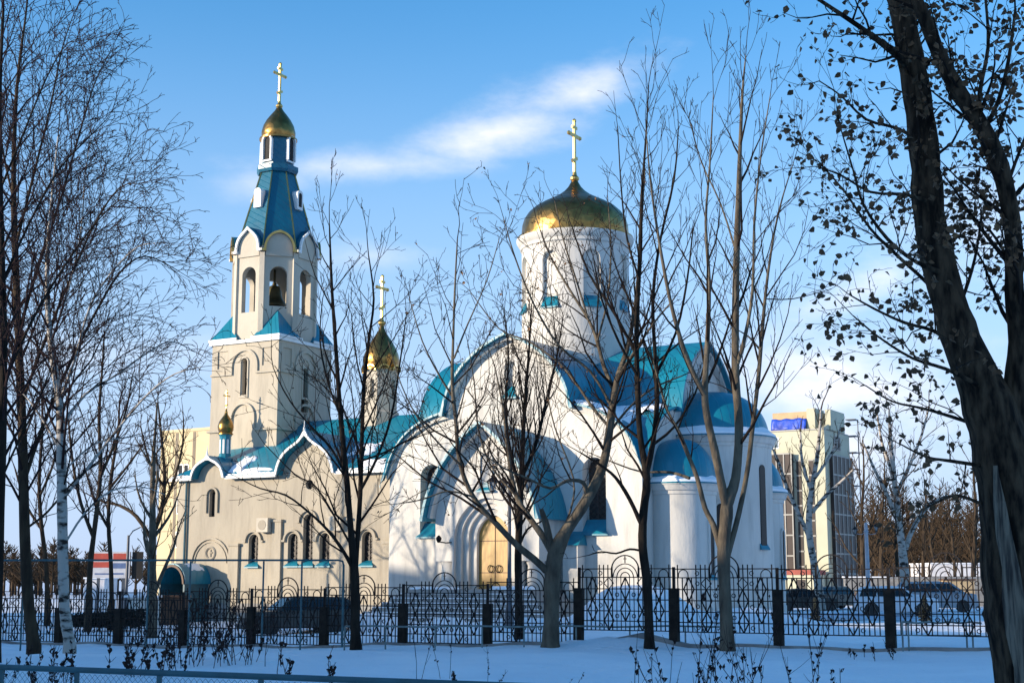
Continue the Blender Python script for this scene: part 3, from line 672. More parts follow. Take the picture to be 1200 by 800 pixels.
# --- slim white turret on the ridge
SX = -11.5
tu = MB().lathe([(0, 9.0), (.98, 9.0), (.98, 10.25), (.86, 10.35), (.86, 12.35), (.93, 12.4), (.93, 12.52), (0, 12.52)], (SX, C, 0), 8)
tu.xf(Matrix.Translation((SX, C, 0)) @ Matrix.Rotation(R(22.5), 4, 'Z') @ Matrix.Translation((-SX, -C, 0))); tu = tu.build('turret', 'pale_plaster', church)
cuts = MB()
for k in range(4):
    s0 = len(cuts.v); cuts.prism(arch(0, 11.0, 12.0, .14, 6), -1.2, -.62); cuts.xf(Matrix.Translation((SX, C, 0)) @ Matrix.Rotation(R(90*k), 4, 'Z'), s0)
cut(tu, cuts)
kk = MB()
for k in range(8):
    s0 = len(kk.v); hood(kk, 0, 12.42, .33, -.84, .08, .16); kk.xf(Matrix.Translation((SX, C, 0)) @ Matrix.Rotation(R(45*k), 4, 'Z'), s0)
kk.build('kokoshnik_ring', 'gold', tu)
d_ = MB().lathe([(0, 0), (.98, 0), (.98, .07), (.88, .12), (.93, .35), (.96, .55), (.9, .85), (.76, 1.2), (.56, 1.55), (.36, 1.85), (.2, 2.1), (.1, 2.35), (.05, 2.6), (0, 2.65)], (SX, C, 12.5), 36).build('dome', 'gold_scales', tu, smooth=True)
cross((SX, C, 14.9), 2.65, d_, .07, R(90))

# --- bell tower
TX, TH = -18.8, 2.3
tw = MB().box(TX-TH, TX+TH, C-TH, C+TH, -.5, 14.35).build('bell_tower', 'tower_plaster', church)
TROT = lambda k: Matrix.Translation((TX, C, 0)) @ Matrix.Rotation(R(90*k), 4, 'Z') @ Matrix.Translation((-TX, -C, 0))
cuts = MB(); deco = MB(); wins = []
for k in range(4):
    s0 = len(cuts.v); y = C-TH
    if k != 1: cuts.prism(arch(TX, 11.45, 13.45, .17, 8), y-.3, y+.35)
    else: cuts.prism(arch(TX, 10.6, 13.0, .3, 8), y-.3, y+.35)
    for s_ in (-1, 1): cuts.box(TX+s_*1.55-.36, TX+s_*1.55+.36, y-.3, y+.07, 13.1-.15, 13.95-.05)
    cuts.xf(TROT(k), s0); s0 = len(deco.v)
    hood(deco, TX, 13.0, .95, y, .14, .1, .45, 16)
    for s_ in (-1, 1):
        deco.box(TX+s_*(.95+TH)/2-(TH-.95)/2, TX+s_*(.95+TH)/2+(TH-.95)/2 + (0 if s_ < 0 else -.001), y-.1, y+.02, 12.55, 12.66)
        deco.box(TX+s_*(.85+TH)/2-(TH-.85)/2-(.12 if s_ < 0 else 0), TX+s_*(.85+TH)/2+(TH-.85)/2+(.12 if s_ > 0 else 0), y-.13, y+.02, 9.5, 9.62)
    hood(deco, TX, 13.2, .3, y, .08, .06, 1.8); deco.box(TX-.3, TX+.3, y-.06, y+.02, 11.28, 11.4)
    hood(deco, TX, 10.2, .85, y, .12, .12, .6, 16)
    deco.xf(TROT(k), s0)
cut(tw, cuts); deco.build('string_course', 'tower_plaster', tw)
for k in range(4):
    g = MB().prism(arch(TX, 11.45 if k != 1 else 10.6, 13.42 if k != 1 else 12.97, .17 if k != 1 else .3, 8), C-TH+.28, C-TH+.32); g.xf(TROT(k)); g.build('window', 'glass', tw)
    s0 = MB().box(TX-TH-.12 + .12*(k % 2), TX+TH+.12-.12*(k % 2), C-TH-.14, C-TH+.1, 14.25, 14.42); s0.xf(TROT(k)); s0.build('cornice', 'white_paint', tw)
MB().box(TX-TH+.1, TX+TH-.1, C-TH+.1, C+TH-.1, 14.3, 14.46).build('ledge', 'teal_trim', tw)
# octagonal belfry, hollow, an arch in each side
RI = 2.16; RO = RI/math.cos(R(22.5)); ri = 1.84/math.cos(R(22.5))
def octr(r, z, rot=22.5): return [(TX + r*math.cos(R(45*j+rot)), C + r*math.sin(R(45*j+rot)), z) for j in range(8)]
OROT = lambda k: Matrix.Translation((TX, C, 0)) @ Matrix.Rotation(R(45*k), 4, 'Z')
T22 = math.tan(R(22.5)); o8 = MB()
for k in range(8):
    zb_ = 15.95 if k % 2 == 0 else 16.25; s0 = len(o8.v)
    fo, fi = RI*T22, 1.84*T22
    for sg in (1, -1):                                        # mitred wall panel with an arched opening, halves meeting at the middle
        zc = 18.45-.47; arc = [(.47*math.sin(math.pi/2*i/8), zc + .47*math.cos(math.pi/2*i/8)) for i in range(9)]
        def pol(f): return [(0, 14.4), (f, 14.4), (f, 19.55), (0, 19.55)] + arc[:-1] + [(.47, zc), (.47, zb_), (0, zb_)]
        o8.loft([[(sg*x, -RI, z) for x, z in pol(fo)], [(sg*x, -1.84, z) for x, z in pol(fi)]])
    o8.xf(OROT(k), s0)
bel = o8.build('belfry', 'pale_plaster', tw)
MB().add(octr(ri+.01, 14.6) + octr(ri+.01, 14.9), [tuple(range(8)), tuple(range(8, 16))] + [(j, (j+1) % 8, 8+(j+1) % 8, 8+j) for j in range(8)]).build('belfry_floor', 'brown_wood', bel)
pil = MB()
for j in range(8):
    a = R(45*j+22.5); s0 = len(pil.v); pil.box(-.14, .14, -.1, .1, 14.5, 19.3); pil.xf(Matrix.Translation((TX+RO*.985*math.cos(a), C+RO*.985*math.sin(a), 0)) @ Matrix.Rotation(a+R(90), 4, 'Z'), s0)
pil.build('corner_pilaster', 'pale_plaster', bel)
for k in range(4):                                            # teal corner roofs over the square shoulders
    t = MB().add([(TX+TH+.12, C-TH-.12, 14.5), (TX+.55, C-TH-.12, 14.5), (TX+TH+.12, C-.55, 14.5), (TX+1.5, C-1.5, 16.1), (TX+.55, C-1.6, 14.5), (TX+1.6, C-.55, 14.5)],
                 [(0, 3, 1), (0, 2, 3), (1, 3, 4), (2, 5, 3), (0, 1, 4, 5, 2), (3, 5, 4)]); t.xf(TROT(k)); t.build('corner_roof', 'teal_roof', tw)
    t = MB().box(TX+.5, TX+TH+.16, C-TH-.18, C-TH-.121, 14.43, 14.56); t.box(TX+TH+.121, TX+TH+.18, C-TH-.119, C-.5, 14.43, 14.56); t.xf(TROT(k)); t.build('fascia', 'white_paint', tw)
    blob_patch(lambda x, y: 14.56 + max(0, (TX+TH-x))*.55*1.2, TX+1.0, TX+TH, C-TH+.6, C-.8, n=10, thick=.08, thr=.3, seed=k).build('roof_snow', 'snow', tw, smooth=True) if k == 0 else None
# kokoshniks: gable boards at the tent foot
FW = RI*math.tan(R(22.5))
for k in range(8):
    hk = bez((.72, 0), (.70, .75), (.32, .82), (0, 1.15 if k % 2 == 0 else .95), 9) if k % 2 == 0 else [(.72*math.cos(R(90)*i/9), .9*math.sin(R(90)*i/9)) for i in range(10)]
    hk = [(x, 19.35+z) for x, z in hk]; pl_ = [(-.72, 19.0), (.72, 19.0)] + hk + [(-x, z) for x, z in hk[:-1][::-1]]
    g = MB().prism(pl_, -RI-.09, -RI+.25); g.xf(OROT(k)); kb = g.build('kokoshnik', 'pale_plaster', bel)
    b_ = offs(hk, .12); b_[-1] = (0, hk[-1][1]+.16); a_ = offs(hk, .0); a_[-1] = hk[-1]
    full = b_ + [(-x, z) for x, z in b_[:-1][::-1]] + [(-x, z) for x, z in a_[:-1]] + [a_[-1]] + a_[:-1][::-1]
    g = MB().prism(full, -RI-.28, -RI-.16)
    for s_ in (-1, 1): g.box(s_*.88-.16, s_*.88+.16, -RI-.27, -RI+.0, 19.22, 19.36)
    g.xf(OROT(k)); g.build('gable_trim', 'gold' if k % 2 else 'white_paint', kb)
    g = MB().prism(full, -RI-.16, -RI+.7); g.xf(OROT(k)); g.build('gablet_roof', 'tent_roof', kb, smooth=True)
# tent
tr0, tr1 = 2.12/math.cos(R(22.5)), .90/math.cos(R(22.5))
tent = MB(); tent.loft([octr(tr0*1.0, 19.3), octr(tr0, 19.6), octr(tr0*.86, 20.75), octr(tr1, 24.15)]); tent = tent.build('tent_roof', 'tent_roof', tw)
rb = MB()
for j in range(8):
    a = R(45*j+22.5); rb.tube([(TX+r_*math.cos(a), C+r_*math.sin(a), z_) for r_, z_ in ((tr0+.02, 19.55), (tr0*.86+.02, 20.75), (tr1+.02, 24.15))], .045, 4)
rb.build('hip_trim', 'gold', tent)
for k in range(0, 8, 2):                                        # dormers on the tent
    d = MB(); z0 = 21.9; rr = 1.62
    d.prism(arch(0, z0, z0+1.1, .24, 8), -rr-.05, -rr+.75); d.xf(OROT(k)); dd = d.build('dormer', 'white_paint', tent)
    d = MB().prism(arch(0, z0+.15, z0+.95, .13, 8), -rr-.06, -rr-.04); d.xf(OROT(k)); d.build('opening', 'dark_opening', dd)
# the glazed pane of the sunward dormer, hung slightly askew so that it catches the low sun
gp = chw(TX, C-1.66, 22.4); hv = (sun_vec + (Vector((0, 0, H))-gp).normalized()).normalized()
hl = Matrix.Rotation(-CH_A, 3, 'Z') @ hv; ax_ = Vector((0, 0, 1)).cross(hl).normalized(); ay_ = hl.cross(ax_)
pc = Vector((TX, C-1.70, 22.45))
pn = MB().add([pc-ax_*.15-ay_*.32, pc+ax_*.15-ay_*.32, pc+ax_*.15+ay_*.32, pc-ax_*.15+ay_*.32, pc-ax_*.15-ay_*.32-hl*.02, pc+ax_*.15-ay_*.32-hl*.02, pc+ax_*.15+ay_*.32-hl*.02, pc-ax_*.15+ay_*.32-hl*.02], [(0,1,2,3),(7,6,5,4),(0,4,5,1),(1,5,6,2),(2,6,7,3),(3,7,4,0)])
mat('bright_pane', (.6, .6, .6), None, 3, .1, metal=1.0); pn.build('dormer_pane', 'bright_pane', tent)
lt = MB(); lt.loft([octr(1.12, 24.1), octr(1.2, 24.25), octr(1.2, 24.5), octr(.90, 24.55), octr(.90, 26.15)]); lt = lt.build('lantern_turret', 'tent_roof', tw)
ww_ = MB()
for k in range(0, 8, 2):
    s0 = len(ww_.v); hood(ww_, 0, 25.9, .34, -.87, .09, .16, 1.1); ww_.xf(OROT(k), s0)
    s0 = len(ww_.v); ww_.box(-.3, .3, -.95, -.85, 24.7, 24.8); ww_.xf(OROT(k), s0)
ww_.build('window_frame', 'white_paint', lt)
g = MB()
for k in range(0, 8, 2):
    s0 = len(g.v); g.prism(arch(0, 24.85, 26.1, .2, 8), -.91, -.87); g.xf(OROT(k), s0)
g.build('opening', 'dark_opening', lt)
d_ = MB().lathe([(0, 0), (1.06, 0), (1.06, .1), (.9, .14), (.95, .3), (.95, .5), (.86, .85), (.68, 1.2), (.46, 1.5), (.26, 1.75), (.13, 1.98), (.06, 2.2), (0, 2.25)], (TX, C, 26.1), 36).build('dome', 'gold_scales', tw, smooth=True)
cross((TX, C, 28.0), 2.65, d_, .07, R(90))
# the bell hangs in the belfry: a thing of its own
bpos = chw(TX, C, 0)
bl = MB().lathe([(0, 17.95), (.1, 17.95), (.13, 17.8), (.3, 17.72), (.38, 17.5), (.42, 17.2), (.52, 16.95), (.68, 16.75), (.72, 16.62), (.66, 16.62), (.5, 16.85), (0, 17.4)], (0, 0, 0), 28)
bl.box(-.06, .06, -.06, .06, 17.9, 18.7)
b0 = bl.build('bell', 'bronze', None, smooth=True); b0.location = bpos
tag(b0, 'large dark bronze bell hanging in the open belfry of the tower', 'bell')

# ================================================================== BARE TREES
mat('bark_grey', (.15, .125, .09), (.075, .06, .045), 5, .9, bump=.7, bscale=14, stretch=(1, 1, .35), spec=.12)
mat('bark_dark', (.032, .025, .019), (.014, .011, .009), 5, .9, bump=.8, bscale=12, stretch=(1, 1, .3), spec=.12)
mat('bark_brown', (.07, .05, .032), (.035, .025, .018), 5, .9, bump=.6, bscale=12, stretch=(1, 1, .3), spec=.12)
mat('bark_birch', (.42, .38, .33), (.03, .025, .022), 2.6, .8, bump=.3, bscale=9, stretch=(1, 1, 2.2), lo=.5, hi=.62, spec=.12)
mat('bark_old', (.085, .055, .034), (.012, .009, .007), 9, .95, bump=1.0, bscale=12, stretch=(1.4, 1.4, .38), lo=.38, hi=.62, detail=8, spec=.12)
mat('twig_dark', (.022, .015, .012), None, 4, .85, spec=.12)
mat('twig_brown', (.06, .04, .024), None, 4, .85, spec=.12)
mat('twig_birch', (.034, .02, .02), None, 4, .85, spec=.12)
mat('leaf_brown', (.17, .085, .035), (.07, .038, .018), 6, .8)
mat('bare_wood', (.20, .155, .11), (.035, .026, .02), 14, .85, bump=.9, bscale=12, stretch=(1.8, 1.8, .14), lo=.42, hi=.62)

def tubes_mesh(name, polys, mats, parent, smooth=True, ridges=0.0):
    """polys: list of (points, radii, sides). One mesh, built in bulk."""
    groups = {}
    for pts, rad, s in polys: groups.setdefault((len(pts), s), []).append((pts, rad))
    V = []; Fq = []; off = 0
    for (n, s), lst in groups.items():
        P = np.array([[tuple(p) for p in a] for a, _ in lst], dtype=np.float64); Rr = np.array([r for _, r in lst], dtype=np.float64)
        D = np.empty_like(P); D[:, 1:-1] = P[:, 2:] - P[:, :-2]; D[:, 0] = P[:, 1]-P[:, 0]; D[:, -1] = P[:, -1]-P[:, -2]
        D /= np.linalg.norm(D, axis=2, keepdims=True) + 1e-9
        ref = np.zeros_like(D); ref[..., 0] = .31; ref[..., 1] = .95; ref[..., 2] = .02
        A_ = np.cross(D, ref); A_ /= np.linalg.norm(A_, axis=2, keepdims=True) + 1e-9; B_ = np.cross(D, A_)
        t = 2*np.pi*np.arange(s)/s; c, sn_ = np.cos(t), np.sin(t)
        RR = Rr[..., None]*np.ones(s)
        if ridges and s > 8:
            z = P[..., 2][..., None]; RR = RR*(1 + ridges*(np.sin(t*7+z*1.1)*.5 + np.sin(t*11-z*2.3)*.4 + np.sin(t*3+z*.8+1)*.9))
        W_ = P[:, :, None, :] + RR[..., None]*(A_[:, :, None, :]*c[None, None, :, None] + B_[:, :, None, :]*sn_[None, None, :, None])
        k = len(lst); V.append(W_.reshape(-1, 3))
        base = (np.arange(k)*n*s)[:, None, None] + (np.arange(n-1)*s)[None, :, None] + np.arange(s)[None, None, :]
        nxt = (np.arange(k)*n*s)[:, None, None] + (np.arange(n-1)*s)[None, :, None] + ((np.arange(s)+1) % s)[None, None, :]
        q = np.stack([base, nxt, nxt+s, base+s], axis=-1).reshape(-1, 4) + off
        Fq.append(q); off += k*n*s
    V = np.concatenate(V); Fq = np.concatenate(Fq).astype(np.int32)
    me = bpy.data.meshes.new(name); me.vertices.add(len(V)); me.vertices.foreach_set('co', V.ravel())
    me.loops.add(len(Fq)*4); me.loops.foreach_set('vertex_index', Fq.ravel()); me.polygons.add(len(Fq))
    me.polygons.foreach_set('loop_start', np.arange(len(Fq), dtype=np.int32)*4)
    me.polygons.foreach_set('use_smooth', np.ones(len(Fq), dtype=bool)); me.update(calc_edges=True)
    me.materials.append(M[mats] if isinstance(mats, str) else mats)
    return link_mesh(me, name, parent)

class TP:   # growing style
    def __init__(s, **k):
        s.up = .25; s.dens = (2.2, 3.2, 4.0); s.ratio = (.42, .5, .45); s.ang = (38, 45, 45); s.minr = .007; s.levels = 3; s.wig = .16; s.droop = 0.0; s.start = .2; s.maxlen = 3.2
        s.__dict__.update(k)
def grow(out, ends, rnd, p, d, Ln, r, lvl, tp):
    n = 4 if lvl < 2 else 3
    pts = [p.copy()]; rad = [r]; d = d.normalized(); q = p.copy()
    for i in range(n):
        t = (i+1)/n
        d = (d + Vector((rnd.gauss(0, 1), rnd.gauss(0, 1), rnd.gauss(0, 1)))*tp.wig + Vector((0, 0, tp.up*.6 - tp.droop*t*(lvl+1)*.5))*.5).normalized()
        q = q + d*(Ln/n); pts.append(q.copy()); rad.append(max(tp.minr*.7, r*(1-.8*t)))
    out.append((pts, rad, 4 if r > .02 else 3)); ends.append((q, d))
    if lvl < tp.levels:
        side(out, ends, rnd, pts, rad, Ln, lvl+1, tp)
def side(out, ends, rnd, pts, rad, Ln, lvl, tp, start=None, end=1.0, gap=None):
    start = tp.start if start is None else start
    dens = tp.dens[min(lvl, len(tp.dens)-1)]; n = max(1, int(Ln*(end-start)*dens)); m = len(pts)-1
    ph = rnd.random()*6.28
    for i in range(n):
        t = start + (end-start)*(i+rnd.random())/n; f = min(t*m, m-1e-4); k = int(f); u = f-k
        p = Vector(pts[k]).lerp(Vector(pts[k+1]), u); r = rad[k]*(1-u)+rad[k+1]*u; ax = (Vector(pts[k+1])-Vector(pts[k])).normalized()
        a = ax.cross(Vector((.3, .9, .1))).normalized(); b = ax.cross(a); ph += 2.4 + rnd.uniform(-.5, .5)
        ang = R(tp.ang[min(lvl, len(tp.ang)-1)]*rnd.uniform(.75, 1.25))
        d = ax*math.cos(ang) + (a*math.cos(ph)+b*math.sin(ph))*math.sin(ang)
        d = d + Vector((0, 0, tp.up))
        l2 = min(tp.maxlen, Ln*tp.ratio[min(lvl, len(tp.ratio)-1)])*(1.1-.65*t)*rnd.uniform(.65, 1.3)
        grow(out, ends, rnd, p, d, max(.15, l2), max(tp.minr, min(r*.55, .012+l2*.011)), lvl, tp)
def smoothpts(P, Rr, sub=3):
    if len(P) < 3: return P, Rr
    o = []; q = []
    for i in range(len(P)-1):
        p0 = P[max(i-1, 0)]; p1 = P[i]; p2 = P[i+1]; p3 = P[min(i+2, len(P)-1)]
        for j in range(sub):
            t = j/sub; o.append(.5*((2*p1) + (p2-p0)*t + (2*p0-5*p1+4*p2-p3)*t*t + (3*p1-p0-3*p2+p3)*t**3)); q.append(Rr[i]*(1-t)+Rr[i+1]*t)
    o.append(P[-1]); q.append(Rr[-1]); return o, q
def limb_from_px(pts, Y, dy, rnd, jit=.0):
    n = len(pts)-1; P = []; Rr = []
    for i, (x, y, r) in enumerate(pts):
        yy = Y + dy*(i/n)**1.0; P.append(at(x, y, yy)); Rr.append(r*yy/F)
    return smoothpts(P, Rr, 3)
def photo_tree(name, label, limbs, Y, seed, bark, twig, tp, sides=9, trunk_side=.45, leaves=None, ridges=.0, scar=None, group=None, drop=.3, rs=(1, 1), ls=.12):
    rnd = random.Random(seed); base = at(limbs[0][0][0][0], limbs[0][0][0][1], Y)
    gzv = gz(base.x, base.y)
    root = empty(name, (base.x, base.y, gzv), 0, label, 'tree', group)
    off = Vector((base.x, base.y, gzv)); tr = []; tw_ = []; ends = []
    for li, (pts, dy) in enumerate(limbs):
        y0 = Y if not isinstance(dy, tuple) else Y + dy[0]; d1 = dy if not isinstance(dy, tuple) else dy[1]
        P, Rr = limb_from_px(pts, y0, d1, rnd)
        P = [p-off for p in P]; Rr = [r*(rs[0] if li == 0 else rs[1]) for r in Rr]
        if li == 0:
            P.insert(0, Vector((P[0].x, P[0].y, min(P[0].z, 0)-drop))); Rr.insert(0, Rr[0]*1.25)
            Rr[1] *= 1.15
        L_ = sum((P[i+1]-P[i]).length for i in range(len(P)-1))
        Rr = [r*(1+rnd.uniform(-.06, .06)) for r in Rr]
        if Rr[-1] < .05:      # finish the limb with a fine leader
            d = (P[-1]-P[-3]).normalized(); grow(tw_, ends, rnd, P[-1], d, .12*L_+.5, Rr[-1], 0, tp)
        tr.append((P, Rr, sides if Rr[1] > .05 else 5 if Rr[1] > .025 else 4))
        side(tw_, ends, rnd, P, Rr, L_, 0, tp, start=(trunk_side if li == 0 else ls))
    t = tubes_mesh('trunk', tr, bark, root, ridges=ridges)
    c = tubes_mesh('crown', tw_, twig, root)
    if leaves:
        dens, size, zone = leaves; lv = MB()
        for pts, rad, s_ in tw_:
            if rad[0] > .03: continue
            for p in pts[1:]:
                w_ = Vector(p)+off
                if rnd.random() < dens*(zone(w_) if zone else 1):
                    a = Vector((rnd.gauss(0, 1), rnd.gauss(0, 1), rnd.gauss(0, .6)-.6)).normalized(); b = a.cross(Vector((rnd.gauss(0, 1), rnd.gauss(0, 1), rnd.gauss(0, 1)))).normalized()
                    n_ = a.cross(b); sz = size*rnd.uniform(.6, 1.35); q = Vector(p) + a*sz*.4
                    lv.add([q, q+a*sz*.35+b*sz*.42+n_*sz*.2, q+a*sz*1.1, q+a*sz*.35-b*sz*.42+n_*sz*.2, q+a*sz*.75+b*sz*.3+n_*sz*.1, q+a*sz*.75-b*sz*.3+n_*sz*.12], [(0, 1, 4, 2), (0, 2, 5, 3)])
        lv.build('leaves', 'leaf_brown', c, fix=False)
    return root
def free_tree(name, label, pos, h, r, seed, bark, twig, tp, nl=9, spread=.42, group=None, lean=0, cat='tree', forks=1):
    rnd = random.Random(seed); x, y = pos; z = gz(x, y)
    root = empty(name, (x, y, z), 0, label, cat, group); tr = []; tw_ = []; ends = []
    P = [Vector((0, 0, -.3))]; Rr = [r*1.3]; n = 7; q = Vector((0, 0, 0)); d = Vector((lean, 0, 1))
    for i in range(n+1):
        P.append(q.copy()); Rr.append(r*(1-.9*i/n)+.012); d = (d + Vector((rnd.gauss(0, .05), rnd.gauss(0, .05), .2))).normalized(); q = q + d*h/n
    P, Rr = smoothpts(P, Rr, 2); tr.append((P, Rr, 8)); m = len(P)-1
    for i in range(nl):
        t = .25 + .6*(i+rnd.random()*.7)/nl; f = t*m; k = int(f); p = P[k].lerp(P[min(k+1, m)], f-k); a = i*2.4+rnd.uniform(-.4, .4); Ln = h*spread*(1.1-.75*t)*rnd.uniform(.8, 1.25)
        dd = Vector((math.cos(a), math.sin(a), .75+tp.up)).normalized(); Q = [p]; qq = p.copy(); rr = [Rr[k]*.5]
        for j in range(5):
            dd = (dd + Vector((rnd.gauss(0, .1), rnd.gauss(0, .1), .1+tp.up*.3-tp.droop*.2*j))).normalized(); qq = qq + dd*Ln/5; Q.append(qq.copy()); rr.append(max(.01, Rr[k]*.5*(1-.85*(j+1)/5)))
        tr.append((Q, rr, 5)); side(tw_, ends, rnd, Q, rr, Ln, 0, tp)
    side(tw_, ends, rnd, P, Rr, h, 0, tp, start=.35)
    tubes_mesh('trunk', tr, bark, root); tubes_mesh('crown', tw_, twig, root)
    return root
def copy_tree(root, loc, rz, s, label, group=None):
    c = root.copy(); col.objects.link(c); c.location = loc; c.rotation_euler.z = rz; c.scale = (s, s, s*random.uniform(.95, 1.05)); c['label'] = label
    if group: c['group'] = group
    for ch in root.children:
        k = ch.copy(); col.objects.link(k); k.parent = c
    return c

ASH = TP(up=.30, dens=(1.9, 2.3, 2.9, 3.4), ratio=(.40, .58, .52, .5), ang=(40, 42, 42), wig=.11, maxlen=3.6, minr=.009)
# A: tree with four pale stems before the apse
photo_tree('bare_tree', 'tall bare tree with pale grey trunk splitting into several stems in front of the apse', [
    ([(853,763,14),(851,720,12),(849,680,11),(848,640,12),(851,605,12),(853,585,12),(862,560,9),(866,500,8.5),(862,440,8),(862,360,7),(864,270,6),(867,180,4),(870,110,2.5),(874,65,1)], 0),
    ([(852,600,9),(846,570,9.5),(838,530,8.5),(829,490,8),(826,460,7.5),(829,400,5),(831,330,4),(827,260,3),(832,190,2),(836,110,1)], -1.2),
    ([(826,462,5),(812,435,5),(800,405,4.5),(785,350,4),(772,280,3),(762,210,2),(757,150,1)], (-.8, -1.8)),
    ([(847,650,7),(836,615,6),(826,595,5.5),(817,560,5),(806,532,4.5),(795,505,4),(782,480,2.5),(770,440,2),(760,400,1)], 1.4),
    ([(808,560,3.5),(785,553,3),(750,552,2),(715,540,1.5),(690,530,.8)], (1, 2)),
    ([(853,650,6),(866,600,6),(876,550,5.5),(882,500,5),(889,440,4.5),(893,390,4),(900,320,3),(912,250,2),(930,190,1)], 1.8),
    ([(863,430,5),(873,395,4),(882,340,3.2),(884,260,2.5),(892,180,1.8),(903,110,1)], (0, -1.5)),
    ([(891,410,2.5),(878,395,2),(862,385,1)], (1.5, 1)),
    ([(864,300,2.5),(845,240,2),(822,190,1.6),(808,140,.8)], (0, 1.2)),
    ([(896,350,1.5),(930,350,1.2),(975,338,.6)], (1.6, .5))],
    36.0, 11, 'bark_grey', 'twig_dark', ASH, trunk_side=.5, ridges=.03, rs=(.62, .56), ls=.38)
# B: dark slender tree left of it
photo_tree('bare_tree', 'slender dark bare tree right of the thick forked tree, one dead twig low left', [
    ([(761,758,7),(760,720,6.5),(758,680,6),(753,640,6),(754,600,6),(758,560,5.5),(750,510,4),(747,450,4),(746,380,3.5),(750,300,3),(752,230,2.2),(757,160,1.4),(760,100,.8)], 0),
    ([(757,560,4),(765,520,4),(770,470,3.6),(768,420,3),(765,350,2.6),(774,280,2),(790,210,1.5),(795,150,.8)], 1.2),
    ([(752,615,3.5),(738,585,3),(722,560,2.5),(704,545,2),(680,530,1)], -1.0),
    ([(752,645,1.8),(738,643,1.7),(722,648,1.5),(705,646,1.2),(690,650,.8)], 0),
    ([(766,520,2.6),(790,500,2),(815,460,1.6),(830,410,1)], (.5, 1.5)),
    ([(747,440,2.4),(725,400,2),(705,350,1.5),(695,300,.8)], (-.2, -1.5)),
    ([(750,330,2),(735,280,1.6),(728,220,1.2),(724,150,.7)], -1.0),
    ([(748,420,2.6),(722,370,2.2),(690,320,1.7),(670,265,1)], (0, 1)),
    ([(768,440,2.6),(792,390,2.1),(805,330,1.6),(812,270,1)], (.6, -.8))],
    37.2, 12, 'bark_dark', 'twig_dark', TP(up=.30, dens=(1.9, 2.3, 2.9, 3.4), ratio=(.40, .58, .52, .5), ang=(42, 42, 42), wig=.13, maxlen=3.2, minr=.009), trunk_side=.4, rs=(.85, .8), ls=.3)
# C: thick forked tree in front of the portal
photo_tree('bare_tree', 'thick low-forked bare tree with curved boughs in front of the church portal', [
    ([(645,760,19),(646,730,16.5),(647,700,16),(648,670,17),(652,645,17),(663,622,13),(680,597,11.5),(697,568,10),(708,540,9),(714,505,8.5),(718,475,8),(723,445,7),(733,415,5),(742,375,4),(748,320,3),(752,260,2),(756,200,1)], 0),
    ([(640,668,9),(626,655,8),(605,638,7),(583,615,6.5),(560,590,6),(545,562,5.5),(537,530,5),(534,490,4.5),(530,450,4),(531,400,3.2),(533,340,2.4),(536,280,1.4)], -1.8),
    ([(648,650,8.5),(636,628,8),(620,606,7),(607,585,6),(600,560,5),(594,520,3.5),(590,480,2.5),(580,430,1.5)], 1.4),
    ([(646,642,8),(640,615,8),(636,602,6.5),(634,596,5)], 0),
    ([(720,458,6),(708,430,5),(700,400,4.5),(690,375,3.6),(668,340,2.8),(645,300,2),(628,255,1.2)], (0, 1.5)),
    ([(725,440,4),(745,410,3.2),(765,380,2.5),(790,350,1.6)], (0, -1.6)),
    ([(688,580,6),(683,565,5),(665,563,4),(645,572,3),(618,560,2.6),(590,548,2),(550,520,1.4)], (0, -2)),
    ([(714,500,4),(695,478,3.6),(676,450,3.2),(655,425,2.6),(620,400,2.2),(585,385,1.7),(550,340,1)], (0, 1.6)),
    ([(534,470,3),(515,440,2.4),(495,400,1.8),(480,350,1.1)], (-1, -1)),
    ([(540,545,3),(515,520,2.4),(490,490,2),(470,450,1.4),(455,400,.9)], (-1.2, -1.5)),
    ([(532,420,2.4),(548,380,2),(570,330,1.5),(585,280,.9)], (-1.5, .5)),
    ([(555,582,2.5),(525,575,2.2),(495,585,1.6),(465,590,1)], (-1.2, -.5)),
    ([(700,400,3),(712,350,2.4),(716,290,1.8),(712,230,1)], (.4, 1)),
    ([(716,475,4),(692,435,3.4),(655,405,3),(625,355,2.4),(603,300,1.8),(590,255,1)], (0, -1.2)),
    ([(690,376,3),(676,330,2.4),(660,280,1.8),(650,235,1)], (.6, .8)),
    ([(712,510,3.6),(735,480,3),(765,455,2.4),(800,440,1.6)], (0, 1)),
    ([(604,580,3),(575,545,2.6),(560,500,2.2),(556,450,1.6),(548,400,1)], (.6, 1)),
    ([(650,640,3),(668,600,2.6),(672,560,2.2),(650,500,1.8),(640,450,1.4),(636,400,1)], (.2, .5))],
    37.8, 13, 'bark_grey', 'twig_dark', TP(up=.16, dens=(2.6, 2.4, 3.0, 3.6), ratio=(.46, .58, .55, .5), ang=(46, 48, 44), wig=.16, maxlen=3.4, minr=.009), trunk_side=.5, ridges=.04, sides=14, rs=(.56, .5), ls=.25,
    leaves=(.035, .075, None))
